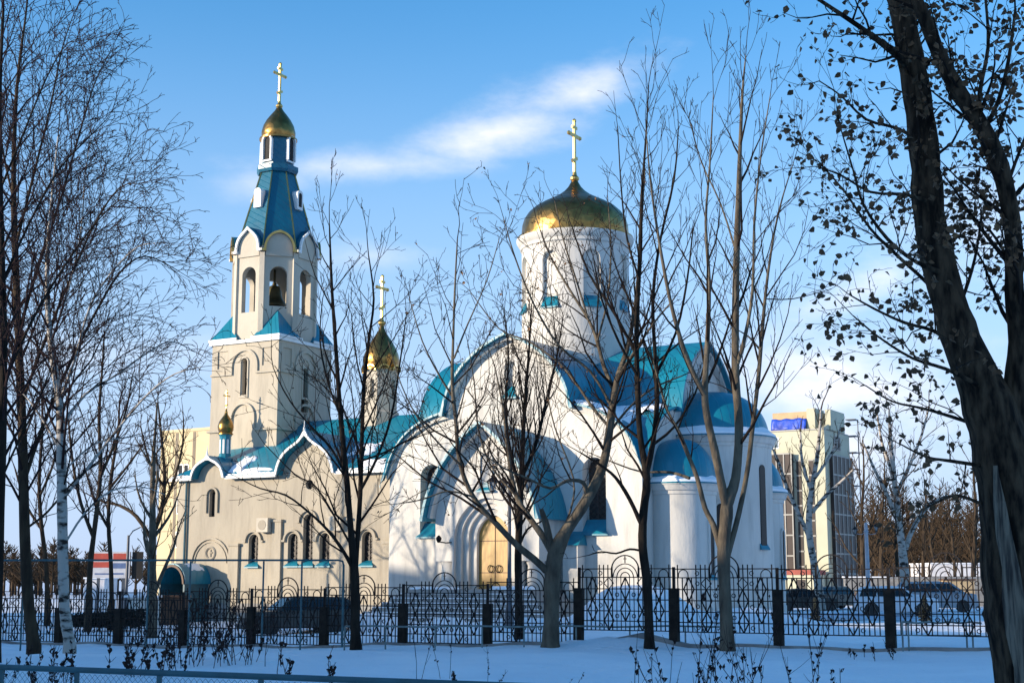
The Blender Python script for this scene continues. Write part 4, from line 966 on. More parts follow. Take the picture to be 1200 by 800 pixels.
# D: thin dark tree behind the fence in front of the portal
photo_tree('bare_tree', 'thin straight dark tree behind the iron fence, broom-like top before the portal', [
    ([(608,742,6),(608,700,5.5),(607,650,5),(609,600,4.6),(611,560,4),(613,510,3),(616,460,2.4),(620,410,1.6),(622,370,.9)], 0),
    ([(610,575,3),(598,530,2.6),(592,480,2),(596,420,1.3),(592,375,.8)], -.8),
    ([(611,560,3),(628,520,2.6),(640,470,2.1),(652,420,1.4),(660,370,.8)], .8),
    ([(608,640,2.2),(618,620,1.8),(632,612,1.2)], .2),
    ([(609,600,2),(596,590,1.7),(580,565,1)], .2)],
    44.0, 14, 'bark_dark', 'twig_dark', TP(up=.5, dens=(4.4, 3.4, 3.8, 4.0), ratio=(.40, .55, .5, .5), ang=(28, 34, 38), wig=.13, maxlen=2.3, minr=.008), trunk_side=.3, rs=(.85, .8))
# E: dark tree before the beige wing
photo_tree('bare_tree', 'dark bare tree with two upright stems in front of the beige wing', [
    ([(417,757,9),(416,730,7.5),(416,700,7),(415,665,7),(411,620,5),(407,570,4.6),(402,520,4.2),(397,460,3.8),(393,400,3.2),(389,340,2.4),(387,290,1.6),(386,262,.9)], 0),
    ([(416,670,5.5),(419,630,5),(422,580,4.6),(424,520,4),(426,460,3.5),(432,400,2.8),(438,350,2),(432,300,1.2)], 1.2),
    ([(413,665,4),(402,645,3.4),(385,622,2.8),(362,600,2.2),(335,580,1.8),(305,572,1.3),(280,560,.8)], -1.6),
    ([(422,575,3.2),(440,540,2.8),(458,490,2.3),(468,430,1.7),(476,370,1.1)], 1.0),
    ([(407,560,2.8),(388,525,2.3),(365,500,1.9),(340,470,1.5),(320,430,1),(318,400,.7)], -1.2),
    ([(400,490,2.4),(385,450,2),(375,400,1.5),(378,350,.9)], .9),
    ([(423,540,2.2),(450,530,1.8),(480,515,1.3),(510,505,.8)], 1.5),
    ([(412,640,2.4),(395,610,2),(370,570,1.6),(345,555,1.2),(310,520,.8)], 1.4)],
    38.5, 15, 'bark_dark', 'twig_dark', TP(up=.24, dens=(2.3, 2.5, 3.1, 3.6), ratio=(.46, .58, .5, .5), ang=(42, 44, 44), wig=.14, maxlen=3.2, minr=.009), trunk_side=.4, leaves=(.02, .05, None), rs=(.75, .62))
# F-H: birches on the left edge
BIR = TP(up=.14, dens=(3.6, 3.6, 3.9, 4.0), ratio=(.44, .56, .52, .5), ang=(38, 40, 40), wig=.12, droop=.30, maxlen=3.2, minr=.0092)
photo_tree('birch', 'large dark birch at the left, its trunk just left of the whitish birch', [
    ([(40,757,9.5),(34,710,8.5),(30,650,8),(28,580,8),(26,500,7),(22,400,6),(18,300,5),(16,200,4),(20,100,2.6),(30,20,1.6),(36,-40,1)], 0),
    ([(28,565,4.5),(50,500,4),(80,430,3.4),(110,370,2.8),(140,320,2.2),(170,300,1.6),(205,315,.9)], 1.6),
    ([(26,470,4),(52,400,3.4),(85,320,2.8),(112,260,2.2),(140,220,1.6),(165,215,.9)], -1.4),
    ([(22,390,4),(45,310,3.4),(72,230,2.8),(92,160,2.2),(110,100,1.5),(122,75,.9)], 1.5),
    ([(18,290,3.4),(38,210,3),(58,130,2.2),(72,60,1.6),(85,20,.9)], -1.2),
    ([(24,440,3.4),(5,380,2.8),(-20,300,2),(-40,220,1.2)], 1),
    ([(29,620,3),(55,600,2.6),(90,560,2),(120,540,1.2)], -.8),
    ([(17,240,3),(0,160,2.3),(-10,80,1.5),(-5,10,.9)], .6)],
    37.5, 21, 'bark_brown', 'twig_birch', BIR, trunk_side=.3, rs=(.78, .55))
photo_tree('birch', 'whitish birch at the left whose long low boughs reach right towards the bell tower', [
    ([(82,755,8),(76,715,7.5),(74,660,7.2),(73,600,7),(72,540,6.5),(70,475,5.5),(62,420,4.5),(56,360,3.6),(56,290,2.6),(62,220,1.6),(68,160,.9)], 0),
    ([(73,585,4),(105,545,3.6),(140,500,3),(175,460,2.4),(205,438,1.7),(235,430,.9)], -1.8),
    ([(71,500,3.8),(100,462,3.4),(135,440,2.8),(170,415,2.2),(200,400,1.6),(228,412,.9)], 1.8),
    ([(70,470,4),(88,420,3.4),(105,360,2.8),(130,320,2.2),(160,290,1.5),(182,285,.9)], -1.2),
    ([(74,640,3),(100,600,2.6),(130,575,2),(165,570,1.3),(195,580,.8)], 1.0),
    ([(72,530,3),(55,500,2.6),(35,470,2),(15,450,1.2)], 1.0),
    ([(60,400,3),(80,340,2.6),(95,270,2),(100,200,1.3),(110,150,.8)], 1.2),
    ([(72,555,2.6),(110,520,2.2),(150,512,1.7),(190,500,1)], .6)],
    36.5, 22, 'bark_birch', 'twig_birch', BIR, trunk_side=.35, rs=(.85, .5))
photo_tree('birch', 'dark tree trunk cut by the left edge of the photo', [
    ([(-6,775,8),(-3,700,7.5),(0,600,7),(3,500,6.5),(4,400,6),(2,300,5),(0,200,4),(0,100,3),(4,10,2)], 0),
    ([(4,450,4),(35,380,3.4),(70,320,2.8),(105,270,2.2),(140,235,1.6),(165,245,.9)], -1.2),
    ([(3,330,3.6),(35,260,3),(68,200,2.4),(100,165,1.8),(125,140,1)], 1.2),
    ([(1,220,3),(30,150,2.5),(55,90,2),(80,50,1.4),(100,55,.8)], -1),
    ([(2,560,3),(20,520,2.6),(45,470,2.2),(60,430,1.4)], .8)],
    31.0, 23, 'bark_dark', 'twig_birch', BIR, trunk_side=.35, rs=(.8, .5))
# small trees between the birches and the church
YT = TP(levels=2, up=.3, dens=(2.6, 3.0, 3.4), ratio=(.45, .55, .5), ang=(38, 42, 42), wig=.14, maxlen=2.6, minr=.011)
photo_tree('bare_tree', 'small forked tree with reddish lit bark before the yellow block', [
    ([(181,705,3.4),(180,670,3.2),(178,632,3),(189,600,2.4),(193,560,2),(190,520,1.6),(186,480,1)], 0),
    ([(178,632,2.6),(160,605,2.2),(140,592,1.8),(122,588,1.2),(105,580,.7)], 1.5),
    ([(190,595,1.8),(205,560,1.5),(214,520,1.1),(215,490,.7)], 1),
    ([(192,570,1.6),(175,540,1.3),(165,500,.8)], -1.2)],
    64.0, 24, 'bark_brown', 'twig_brown', YT, trunk_side=.35, group=None)
photo_tree('bare_tree', 'thin grey bare tree just right of the whitish birch', [
    ([(104,710,3.6),(106,660,3.2),(112,610,2.8),(118,550,2.4),(116,490,1.8),(120,430,1.2),(122,390,.7)], 0),
    ([(110,630,2.4),(95,590,2),(85,540,1.5),(80,490,.9)], 1),
    ([(117,560,2),(134,520,1.7),(148,480,1.2),(155,440,.7)], -1)],
    58.0, 25, 'bark_brown', 'twig_birch', YT, trunk_side=.35)
photo_tree('bare_tree', 'thin bare tree in front of the red and white billboard', [
    ([(131,712,2.8),(130,660,2.5),(127,610,2.2),(130,560,1.9),(138,510,1.4),(140,470,.9)], 0),
    ([(128,620,1.8),(112,590,1.5),(100,550,1)], 1), ([(130,570,1.6),(150,545,1.3),(168,520,.9)], -1)],
    61.0, 26, 'bark_brown', 'twig_birch', YT, trunk_side=.35)
photo_tree('bare_tree', 'young bare tree between the two left birches, far behind the fence', [
    ([(56,712,3),(54,660,2.7),(48,610,2.4),(46,560,2),(50,500,1.5),(48,450,.9)], 0),
    ([(49,620,1.8),(30,590,1.5),(18,550,1)], 1), ([(47,580,1.6),(62,545,1.3),(72,500,.9)], -1)],
    66.0, 27, 'bark_brown', 'twig_birch', YT, trunk_side=.35)
# I: the big leafy-edged tree on the right
def lzone(w_):
    return 1.0 if w_.x/w_.y > .275 else .5
BIG = TP(up=.12, dens=(5.5, 6.0, 6.0, 5.0), ratio=(.5, .55, .5, .5), ang=(44, 46, 46), wig=.2, maxlen=1.15, minr=.0032, start=.15)
photo_tree('old_poplar', 'huge dark twin-stemmed tree at the right edge with dead leaves and a pale scar', [
    ([(1212,905,50),(1206,800,44),(1196,720,44),(1190,650,43),(1184,580,41),(1172,520,40),(1150,455,31),(1126,400,26),(1110,350,24),(1097,300,22.5),(1088,250,21),(1085,200,20),(1080,150,19.5),(1073,100,19),(1064,50,18),(1054,0,16),(1034,-50,14),(1026,-110,10)], 0),
    ([(1182,520,24),(1192,450,20),(1194,400,16),(1188,340,14),(1188,290,13),(1182,240,13),(1171,195,13.5),(1151,150,13),(1126,112,12),(1103,70,11),(1085,25,10),(1062,-30,9),(1050,-90,7)], (.1, -1.0)),
    ([(1062,75,6),(1035,52,5),(1005,30,4),(975,10,3.2),(945,-10,2.4)], (-.2, -.8)),
    ([(1100,318,4),(1072,306,3),(1040,280,2.6),(1012,240,2),(1000,200,1.5),(985,150,1)], (-.2, -1.0)),
    ([(1112,360,4),(1085,330,3),(1052,300,2.6),(1020,268,2),(990,225,1.5),(960,190,1)], (.2, 1)),
    ([(1085,235,3),(1060,228,2.6),(1020,225,2),(985,205,1.5),(955,195,.9)], (-.2, -.6)),
    ([(1128,410,4),(1095,388,3),(1060,378,2.4),(1025,362,1.8),(995,345,1)], (.2, .8)),
    ([(1145,450,3.4),(1108,432,2.8),(1070,420,2.2),(1030,395,1.6),(1000,370,1)], (-.2, -.9)),
    ([(1150,500,3),(1115,488,2.6),(1080,478,2),(1045,470,1.4),(1015,452,.9)], (.2, .9)),
    ([(1148,545,3),(1115,540,2.5),(1085,535,1.8),(1055,520,1)], (-.1, -.8)),
    ([(1150,590,2.6),(1120,580,2),(1095,590,1.4),(1075,600,.8)], (0, .4)),
    ([(1078,165,3),(1050,150,2.6),(1015,140,2),(985,112,1.4),(960,95,.9)], (0, .8)),
    ([(1060,60,4),(1072,25,3),(1085,-15,2.4)], (.2, .4)),
    ([(1150,155,4),(1148,110,3.2),(1158,55,2.6),(1155,0,2),(1150,-40,1.4)], (-.3, .8)),
    ([(1150,160,4),(1170,118,3.4),(1182,70,2.8),(1190,10,2)], (-.3, -.7)),
    ([(1174,235,3),(1190,190,2.6),(1205,150,2),(1215,100,1.4)], (-.3, .5)),
    ([(1118,375,3),(1135,330,2.4),(1145,290,2),(1150,250,1.2)], (.2, 1.0)),
    ([(1180,300,2.6),(1160,270,2),(1140,255,1.6),(1120,230,1)], (-.2, 1.0))],
    14.0, 31, 'bark_old', 'twig_dark', BIG, sides=40, trunk_side=.62, ridges=.045, leaves=(.75, .062, lzone), drop=.6, rs=(.86, .8))
# pale scar on its trunk
big_root = [o for o in bpy.data.objects if o.name.startswith('old_poplar')][0]
big_trunk = [c for c in big_root.children if c.name.startswith('trunk')][0]
scm = MB(); ring = []
path = [(1156,548,2,14.0), (1160,590,5,14), (1165,630,6,14), (1172,665,7,14), (1176,700,11,14), (1184,740,15,14), (1192,780,17,14), (1198,830,19,14)]
rr_ = {548: (1178, 41), 590: (1186, 41), 630: (1189, 43), 665: (1191, 43), 700: (1195, 44), 740: (1199, 44), 780: (1204, 44), 830: (1208, 46)}
rows = []
for x, y, hw_, Y in path:
    cxp, rp = rr_[y]; row = []
    for j in range(7):
        px = x - hw_ + 2*hw_*j/6 + random.uniform(-2, 2); s_ = (px-cxp)/rp; s_ = max(-.97, min(.97, s_)); dep = math.sqrt(1-s_*s_)*rp*Y/F
        row.append(at(px, y, Y) + Vector((0, -dep*1.03-.012 + (.02 if j in (0, 6) else 0), 0)) - big_root.location)
    rows.append(row)
vs = [p for r_ in rows for p in r_]; scm.add(vs, [(i*7+j, i*7+j+1, (i+1)*7+j+1, (i+1)*7+j) for i in range(len(rows)-1) for j in range(6)])
scm.build('bark_scar', 'bare_wood', big_trunk, smooth=True, fix=False)

# background birches on the right
photo_tree('birch', 'leaning white birch in front of the pale office block', [
    ([(962,706,5),(958,680,4.6),(953,655,4.2),(948,620,3.8),(950,580,3.2),(957,540,2.6),(960,510,1.8),(962,480,1)], 0),
    ([(949,630,3),(935,600,2.6),(922,570,2.2),(912,540,1.6),(905,525,1)], 1.5),
    ([(952,600,2.4),(968,580,2.1),(985,565,1.7),(1000,550,1.1)], -1),
    ([(955,560,2),(975,530,1.6),(985,500,1)], 1), ([(952,580,2),(940,540,1.6),(938,505,1)], -1)],
    88.0, 41, 'bark_birch', 'twig_brown', TP(levels=2, up=.3, dens=(2.0, 2.4, 2.8), ratio=(.42, .55, .5), ang=(38, 42, 42), wig=.14, maxlen=3.0, minr=.016), trunk_side=.4)
photo_tree('birch', 'white birch standing behind the white estate car', [
    ([(1062,706,6),(1060,670,5.4),(1057,640,4.6),(1052,600,4),(1048,560,3.2),(1044,520,2.4),(1042,480,1.2)], 0),
    ([(1058,655,3.2),(1066,628,3),(1078,605,2.4),(1092,590,1.8),(1110,580,1.1)], 1.2),
    ([(1053,610,2.8),(1040,580,2.2),(1025,550,1.7),(1012,520,1.1)], -1.2),
    ([(1050,580,2.4),(1066,545,2),(1080,510,1.4),(1088,480,.9)], 1), ([(1048,560,2.2),(1034,520,1.6),(1028,485,1)], 1)],
    86.0, 42, 'bark_birch', 'twig_brown', TP(levels=2, up=.28, dens=(2.2, 2.6, 3.0), ratio=(.42, .55, .5), ang=(38, 42, 42), wig=.14, maxlen=3.0, minr=.016, droop=.1), trunk_side=.35)
FAR = TP(levels=2, up=.3, dens=(1.3, 1.8, 2.0), ratio=(.4, .5, .5), ang=(38, 42, 42), wig=.16, maxlen=3.2, minr=.03)
f1 = free_tree('bare_tree', 'brown bare tree close to the right corner of the pale office block', (at(1012, 690, 112).x, 112), 13, .22, 51, 'bark_brown', 'twig_brown', FAR, 11, group='brown bare trees beyond the car park')
f2 = free_tree('bare_tree', 'thin bare tree far back between the lantern post and the white birch', (at(1033, 690, 120).x, 120), 12, .2, 52, 'bark_brown', 'twig_brown', FAR, 11, group='brown bare trees beyond the car park')
random.seed(3)
for i, (px, Y, s_, lb) in enumerate(((1082, 112, .8, 'brown bare tree just right of the white birch behind the cars'), (1100, 128, .85, 'bare tree farther back, seen through the dead leaves of the big tree'), (1120, 116, .8, 'brown bare tree above the white kiosk'),
                                     (1140, 108, .95, 'bare tree half hidden by the trunk of the big tree'), (1000, 135, .85, 'dim bare tree rising behind the office block corner'), (1053, 138, .9, 'distant bare tree behind the crown of the white birch'))):
    copy_tree(f1 if i % 2 else f2, (at(px, 690, Y).x, Y, gz(at(px, 690, Y).x, Y)), i*1.3, s_, lb)
# trees outside the left edge: their soft shadows fall across the church walls
SHD = TP(levels=2, up=.3, dens=(1.2, 1.8, 2.2), ratio=(.4, .5, .5), ang=(38, 42, 42), wig=.14, maxlen=3.0, minr=.02)
def sp_pos(s_, p_): return (SD.x*s_ + (-SD.y)*p_, SD.y*s_ + SD.x*p_)
s1 = free_tree('bare_tree', 'bare street tree outside the left edge, shading the portal', sp_pos(8, -57.0), 11, .26, 61, 'bark_grey', 'twig_brown', SHD, 9, group='street trees left of the church')
for i, (a, b, s_) in enumerate(((4, -63.5, .9), (20, -60.0, .95), (24, -69, 1.0), (-6, -54.2, .8))):
    x, y = sp_pos(a, b); copy_tree(s1, (x, y, gz(x, y)), i*1.7+.6, s_, ['bare street tree outside the left edge, shading the wing', 'bare tree outside the left edge, the farther one of a pair', 'leftmost bare street tree, well outside the photo', 'bare tree left of the fence, nearest to the portal steps'][i])

# ================================================================== IRON FENCE
FA, FB = Vector((-13.8, 47.5, 0)), Vector((8.0, 36.0, 0)); FD = (FB-FA).normalized(); FANG = math.atan2(FD.y, FD.x)
def fence_x(px):                      # distance along the fence line for a photo column
    d = (px-PX)/F                     # X/Y' where forward ~ Y*cos+...: use the ground-level ray
    r_ = at(px, 720, 1.0); k = r_.x
    return (FA.x - k*FA.y)/(k*FD.y - FD.x)
POSTS = [-5, 70, 140, 215, 295, 380, 472, 571, 678, 790, 912, 1043, 1180, 1330]
def make_panel():
    """one wrought panel, 2.75 m wide, origin at its left post foot"""
    Wd = 2.75; mb = MB(); b = .0165
    def bar(x0, z0, x1, z1, t=b, ty=.010, y=0):
        d = Vector((x1-x0, 0, z1-z0)); n = Vector((-d.z, 0, d.x)).normalized()*t
        mb.add([(x0-n.x, y-ty, z0-n.z), (x1-n.x, y-ty, z1-n.z), (x1+n.x, y-ty, z1+n.z), (x0+n.x, y-ty, z0+n.z), (x0-n.x, y+ty, z0-n.z), (x1-n.x, y+ty, z1-n.z), (x1+n.x, y+ty, z1+n.z), (x0+n.x, y+ty, z0+n.z)],
               [(0,3,2,1),(4,5,6,7),(0,1,5,4),(1,2,6,5),(2,3,7,6),(3,0,4,7)])
    zr = [.08, .32, .58, .87, 1.15, 1.45, 1.67]; c = Wd/2
    for z in zr[:-1]: bar(0, z, Wd, z, .013, .013)
    bar(0, zr[-1], c-.40, zr[-1], .013, .013); bar(c+.40, zr[-1], Wd, zr[-1], .013, .013)
    n = 22
    for i in range(1, n):
        x = Wd*i/n
        if abs(x-c) < .36: bar(x, .08, x, 1.45, .009)
        else: bar(x, .08, x, 1.78 if i not in (2, 3, 4, 18, 19, 20) else 1.45, .0135); 
    for s_ in (-1, 1): bar(c+s_*.40, 1.45, c+s_*.40, 1.62, .013)
    def arc(cx, cz, r, t=.012, a0=0, a1=180, k=14, y=0):
        for i in range(k):
            p = R(a0+(a1-a0)*i/k); q = R(a0+(a1-a0)*(i+1)/k); bar(cx+r*math.cos(p), cz+r*math.sin(p), cx+r*math.cos(q), cz+r*math.sin(q), t, .011, y)
    arc(c, 1.62, .40, .015); 
    for r_ in (.35, .24, .13): arc(c, 1.45, r_, .011)
    bar(c, 1.82, c, 2.0, .012); bar(c-.05, 1.93, c+.05, 1.93, .01)
    for s_ in (.25, Wd-.25-.0): 
        arc(s_+.03*(1 if s_ < c else -1), 1.52, .13, .010)
        for q in (-.13, .13): bar(s_+.03*(1 if s_ < c else -1)+q, 1.45, s_+.03*(1 if s_ < c else -1)+q, 1.52, .010)
    for cx in (c-.95, c-.48, c, c+.48, c+.95):                  # lozenges
        k = 0 if abs(abs(cx-c)-.48) < .01 else 1
        for z0, z1 in (((.08, .58), (.58, 1.15), (1.15, 1.45+.26)) if k == 0 else ((.32, .87), (.87, 1.45))):
            zm = (z0+z1)/2
            if z1 > 1.5: bar(cx-.14, 1.15+.15, cx, 1.45, .010); bar(cx+.14, 1.15+.15, cx, 1.45, .010); bar(cx-.14, 1.30, cx, 1.15, .010); bar(cx+.14, 1.30, cx, 1.15, .010); continue
            bar(cx, z0, cx-.14, zm); bar(cx-.14, zm, cx, z1); bar(cx, z0, cx+.14, zm); bar(cx+.14, zm, cx, z1)
    for cx, zz in ((c-.72, 1.3), (c+.72, 1.3), (c-.72, .72), (c+.72, .72), (c-.24, 1.0), (c+.24, 1.0), (c-.24, .45), (c+.24, .45), (c-.72, 1.56), (c+.72, 1.56), (c-.72, .2), (c+.72, .2)):
        arc(cx, zz, .05, .009, 0, 360, 8)
    me = mb.build('panel', 'black_iron', None, fix=False)
    return me
pan0 = make_panel()
def make_post():
    mb = MB(); mb.box(-.115, .115, -.1, .1, -.5, 1.17); o = mb.build('post', 'post_dark', None); return o
mat('post_dark', (.018, .015, .013), (.035, .028, .022), 4, .85, bump=.4, spec=.12)
post0 = make_post()
us = MB().box(-.035, .035, -.03, .03, 1.17, 1.71).build('upright', 'black_iron', None)
def fence_run(label, i0, i1, dz, close_end=True):
    root = empty('iron_fence', FA + FD*fence_x(POSTS[i0]), FANG, label, 'fence')
    t0 = fence_x(POSTS[i0]); ox = t0
    def gzl(t): p = FA + FD*t; return gz(p.x, p.y) + dz
    root.location = (*(FA+FD*t0).xy, gzl(t0))
    z0 = root.location.z
    for i in range(i0, i1):
        ta, tb = fence_x(POSTS[i]), fence_x(POSTS[i+1]); c = pan0.copy(); col.objects.link(c); c.parent = root
        c.location = (ta-t0, 0, (gzl(ta)+gzl(tb))/2 - z0); c.rotation_euler.x = R(random.uniform(-1.2, 1.2)); c.scale.x = (tb-ta)/2.75

    for i in range(i0, i1 + (1 if close_end else 0)):
        ta = fence_x(POSTS[i]); c = post0.copy(); col.objects.link(c); c.parent = root; c.location = (ta-t0, .0, gzl(ta)-z0); c.rotation_euler = (R(random.uniform(-1, 1)), R(random.uniform(-1, 1)), 0)
        u = us.copy(); col.objects.link(u); u.parent = c; u.location = (0, 0, 0)
    return root
r1 = fence_run('long lower run of black wrought iron fence with arched crests, left of the height step', 0, 8, 0, False)
r2 = fence_run('higher run of black wrought iron fence in front of the apse and the car park', 8, 13, .27)
for o in (pan0, post0, us): bpy.data.objects.remove(o, do_unlink=True)
# stone kerb under the fence
kb = MB(); t0, t1 = fence_x(-60), fence_x(1330); n = 60; prev = None
for i in range(n):
    a = t0+(t1-t0)*i/n; b = t0+(t1-t0)*(i+1)/n; p = FA+FD*a; q = FA+FD*b; nn_ = Vector((-FD.y, FD.x, 0))*.14
    za, zb2 = gz(p.x, p.y), gz(q.x, q.y)
    kb.add([p-nn_+Vector((0,0,za-.3)), q-nn_+Vector((0,0,zb2-.3)), q+nn_+Vector((0,0,zb2-.3)), p+nn_+Vector((0,0,za-.3)), p-nn_+Vector((0,0,za+.07)), q-nn_+Vector((0,0,zb2+.07)), q+nn_+Vector((0,0,zb2+.07)), p+nn_+Vector((0,0,za+.07))],
           [(4,5,6,7),(0,1,5,4),(2,3,7,6)])
tag(kb.build('kerb', 'concrete', None), kind='structure')

# ================================================================== PIPE RAILINGS
mat('pipe_teal', (.05, .13, .15), (.04, .09, .10), 6, .6)
mat('pipe_grey', (.20, .26, .25), (.12, .15, .15), 6, .65)
Yp = 41.5
fr = empty('pipe_frame', (at(215, 700, Yp).x, Yp, gz(-9, Yp)), 0, 'tall thin teal pipe frame standing before the left half of the iron fence', 'fence')
zt_ = at(215, 656, Yp).z - fr.location.z; x0_ = at(-30, 700, Yp).x - fr.location.x; x1_ = at(402, 700, Yp).x - fr.location.x
MB().tube([(x0_, 0, zt_), (x1_-.15, 0, zt_), (x1_-.03, 0, zt_-.03), (x1_, 0, zt_-.15), (x1_, 0, -.3)], .032, 6).build('top_rail', 'pipe_teal', fr, smooth=True)
for px in (27, 173, 222, 308, 353):
    x_ = at(px, 700, Yp).x - fr.location.x
    MB().tube([(x_, 0, zt_-.03), (x_, 0, -.3)], .026, 6).build('post', 'pipe_teal', fr, smooth=True)
def low_rail(label, px0, px1, Y, py, posts, m_='pipe_grey', r_=.026):
    c = at((px0+px1)/2, py, Y); root = empty('low_railing', (c.x, Y, gz(c.x, Y)), 0, label, 'railing')
    z_ = c.z - root.location.z; x0, x1 = at(px0, py, Y).x - c.x, at(px1, py, Y).x - c.x; n = 14
    MB().tube([(x0+(x1-x0)*i/n, 0, z_+.015*math.sin(i*1.7)) for i in range(n+1)], r_, 6).build('rail', m_, root, smooth=True)
    for q in posts:
        x_ = at(q, py, Y).x - c.x; MB().tube([(x_, 0, z_-.02), (x_, 0, -.35)], r_*.85, 6).build('post', m_, root, smooth=True)
    return root
low_rail('low grey-green pipe rail running past the thick forked tree', 404, 848, 38.9, 733.5, (404, 452, 510, 565, 614, 675, 738, 803, 846))
lr = low_rail('low blue-grey railing beside the big right tree', 1056, 1150, 35.0, 729, (1057, 1064, 1132, 1139))
x0_, x1_ = at(1056, 744, 35).x - lr.location.x, at(1150, 744, 35).x - lr.location.x; z_ = at(1100, 744, 35).z - lr.location.z
MB().tube([(x0_, .035, z_), (x1_, .035, z_)], .015, 6).build('lower_rail', 'pipe_grey', lr)
# near chain-link fence along the bottom left
A_, B_ = at(-30, 780, 12.6), at(545, 801, 10.6)
cf = empty('chain_link_fence', (0, 0, 0), 0, 'teal pipe and wire mesh fence crossing the bottom left corner', 'fence'); cf.location = (A_.x, A_.y, gz(A_.x, A_.y))
dl = (B_-A_); Ln = dl.length*1.6; dn = Vector((dl.x, dl.y, dl.z)).normalized(); o_ = cf.location
MB().tube([A_-o_-dn*1.5, A_-o_, B_-o_, B_-o_+dn*4], .024, 8).build('top_rail', 'pipe_teal', cf, smooth=True)
for px in (8, 108, 211, 330, 460):
    t = (px+30)/575; p = A_.lerp(B_, t)-o_
    MB().tube([p-Vector((0, 0, .02)), p-Vector((0, 0, 1.5))], .022, 6).build('post', 'pipe_teal', cf, smooth=True)
wm = []; st_ = .055; k = 0; hh = .8
while k*st_ < Ln:
    for s_ in (1, -1):
        a = A_-o_-dn*1+dn*(k*st_); b = a + dn*(s_*hh); wm.append(([a-Vector((0, 0, .03)), (a+b)/2-Vector((0, 0, .03+hh/2)), b-Vector((0, 0, .03+hh))], [.0016]*3, 3))
    k += 1
mat('wire', (.25, .27, .28), None, 5, .5, metal=.6)
tubes_mesh('mesh', wm, 'wire', cf)

# ================================================================== LAMP POSTS
def lantern_post(label, px, pybase, Y, pytop, arms, pole='pole_dark', r=.05):
    c = at(px, 700, Y); g = gz(c.x, Y); root = empty('lamp_post', (c.x, Y, g), 0, label, 'street lamp')
    zt = at(px, pytop, Y).z - g
    MB().lathe([(0, -.3), (r*2.2, -.3), (r*2.2, .5), (r*1.5, .7), (r, .8), (r*.8, zt-.6), (r*1.2, zt-.55), (r*.8, zt-.5), (r*.6, zt), (0, zt)], (0, 0, 0), 12).build('pole', pole, root, smooth=True)
    for dx, dy_, dz in arms:
        am = MB().tube([(0, 0, zt-.55), (dx*.4, dy_*.4, zt-.75), (dx*.9, dy_*.9, zt-.7), (dx, dy_, zt-.5+dz)], .018, 5).build('arm', pole, root, smooth=True)
        z0 = zt-.48+dz
        MB().lathe([(0, z0), (.06, z0), (.09, z0+.05), (.06, z0+.06), (.155, z0+.34), (0, z0+.34)], (dx, dy_, 0), 6).build('lantern_glass', 'lantern_glass', am)
        fm = MB()
        for j in range(6):
            a = 2*math.pi*j/6; fm.tube([(dx+.092*math.cos(a), dy_+.092*math.sin(a), z0+.04), (dx+.16*math.cos(a), dy_+.16*math.sin(a), z0+.35)], .012, 4)
        fm.lathe([(.2, z0+.34), (.2, z0+.37), (.1, z0+.46), (.04, z0+.5), (.03, z0+.56), (0, z0+.6)], (dx, dy_, 0), 8); fm.lathe([(0, z0-.06), (.04, z0-.02), (.1, z0+.05), (0, z0+.06)], (dx, dy_, 0), 8)
        fm.build('lantern_cap', 'black_iron', am)
    return root
mat('lantern_glass', (.35, .36, .36), None, 4, .35); mat('pole_dark', (.09, .10, .12), None, 4, .5); mat('pole_pale', (.42, .45, .50), None, 4, .5)
lantern_post('lamp post with three dark lanterns in front of the wooden church door', 597, 740, 49.0, 560, ((-.58, -.1, 0), (-.22, .45, .0), (.6, -.1, .0)), 'pole_dark', .07)
lantern_post('pale lamp post with two dark lanterns in the car park behind the white estate car', 1018, 700, 93.0, 612, ((-.7, 0, -.3), (.65, 0, -.1)), 'pole_pale', .15)
c = at(148, 690, 68); sl_ = empty('street_lamp', (c.x, 68, gz(c.x, 68)), 0, 'thin dark street lamp with a small pale head above the billboard', 'street lamp')
MB().lathe([(0, -.3), (.09, -.3), (.06, 4.1), (0, 4.1)], (0, 0, 0), 8).build('pole', 'pole_dark', sl_)
MB().tube([(0, 0, 4.0), (.2, 0, 4.3), (.6, 0, 4.5)], .03, 5).build('arm', 'pole_dark', sl_); MB().box(.55, .85, -.08, .08, 4.47, 4.58).build('lamp_head', 'white_paint', sl_)

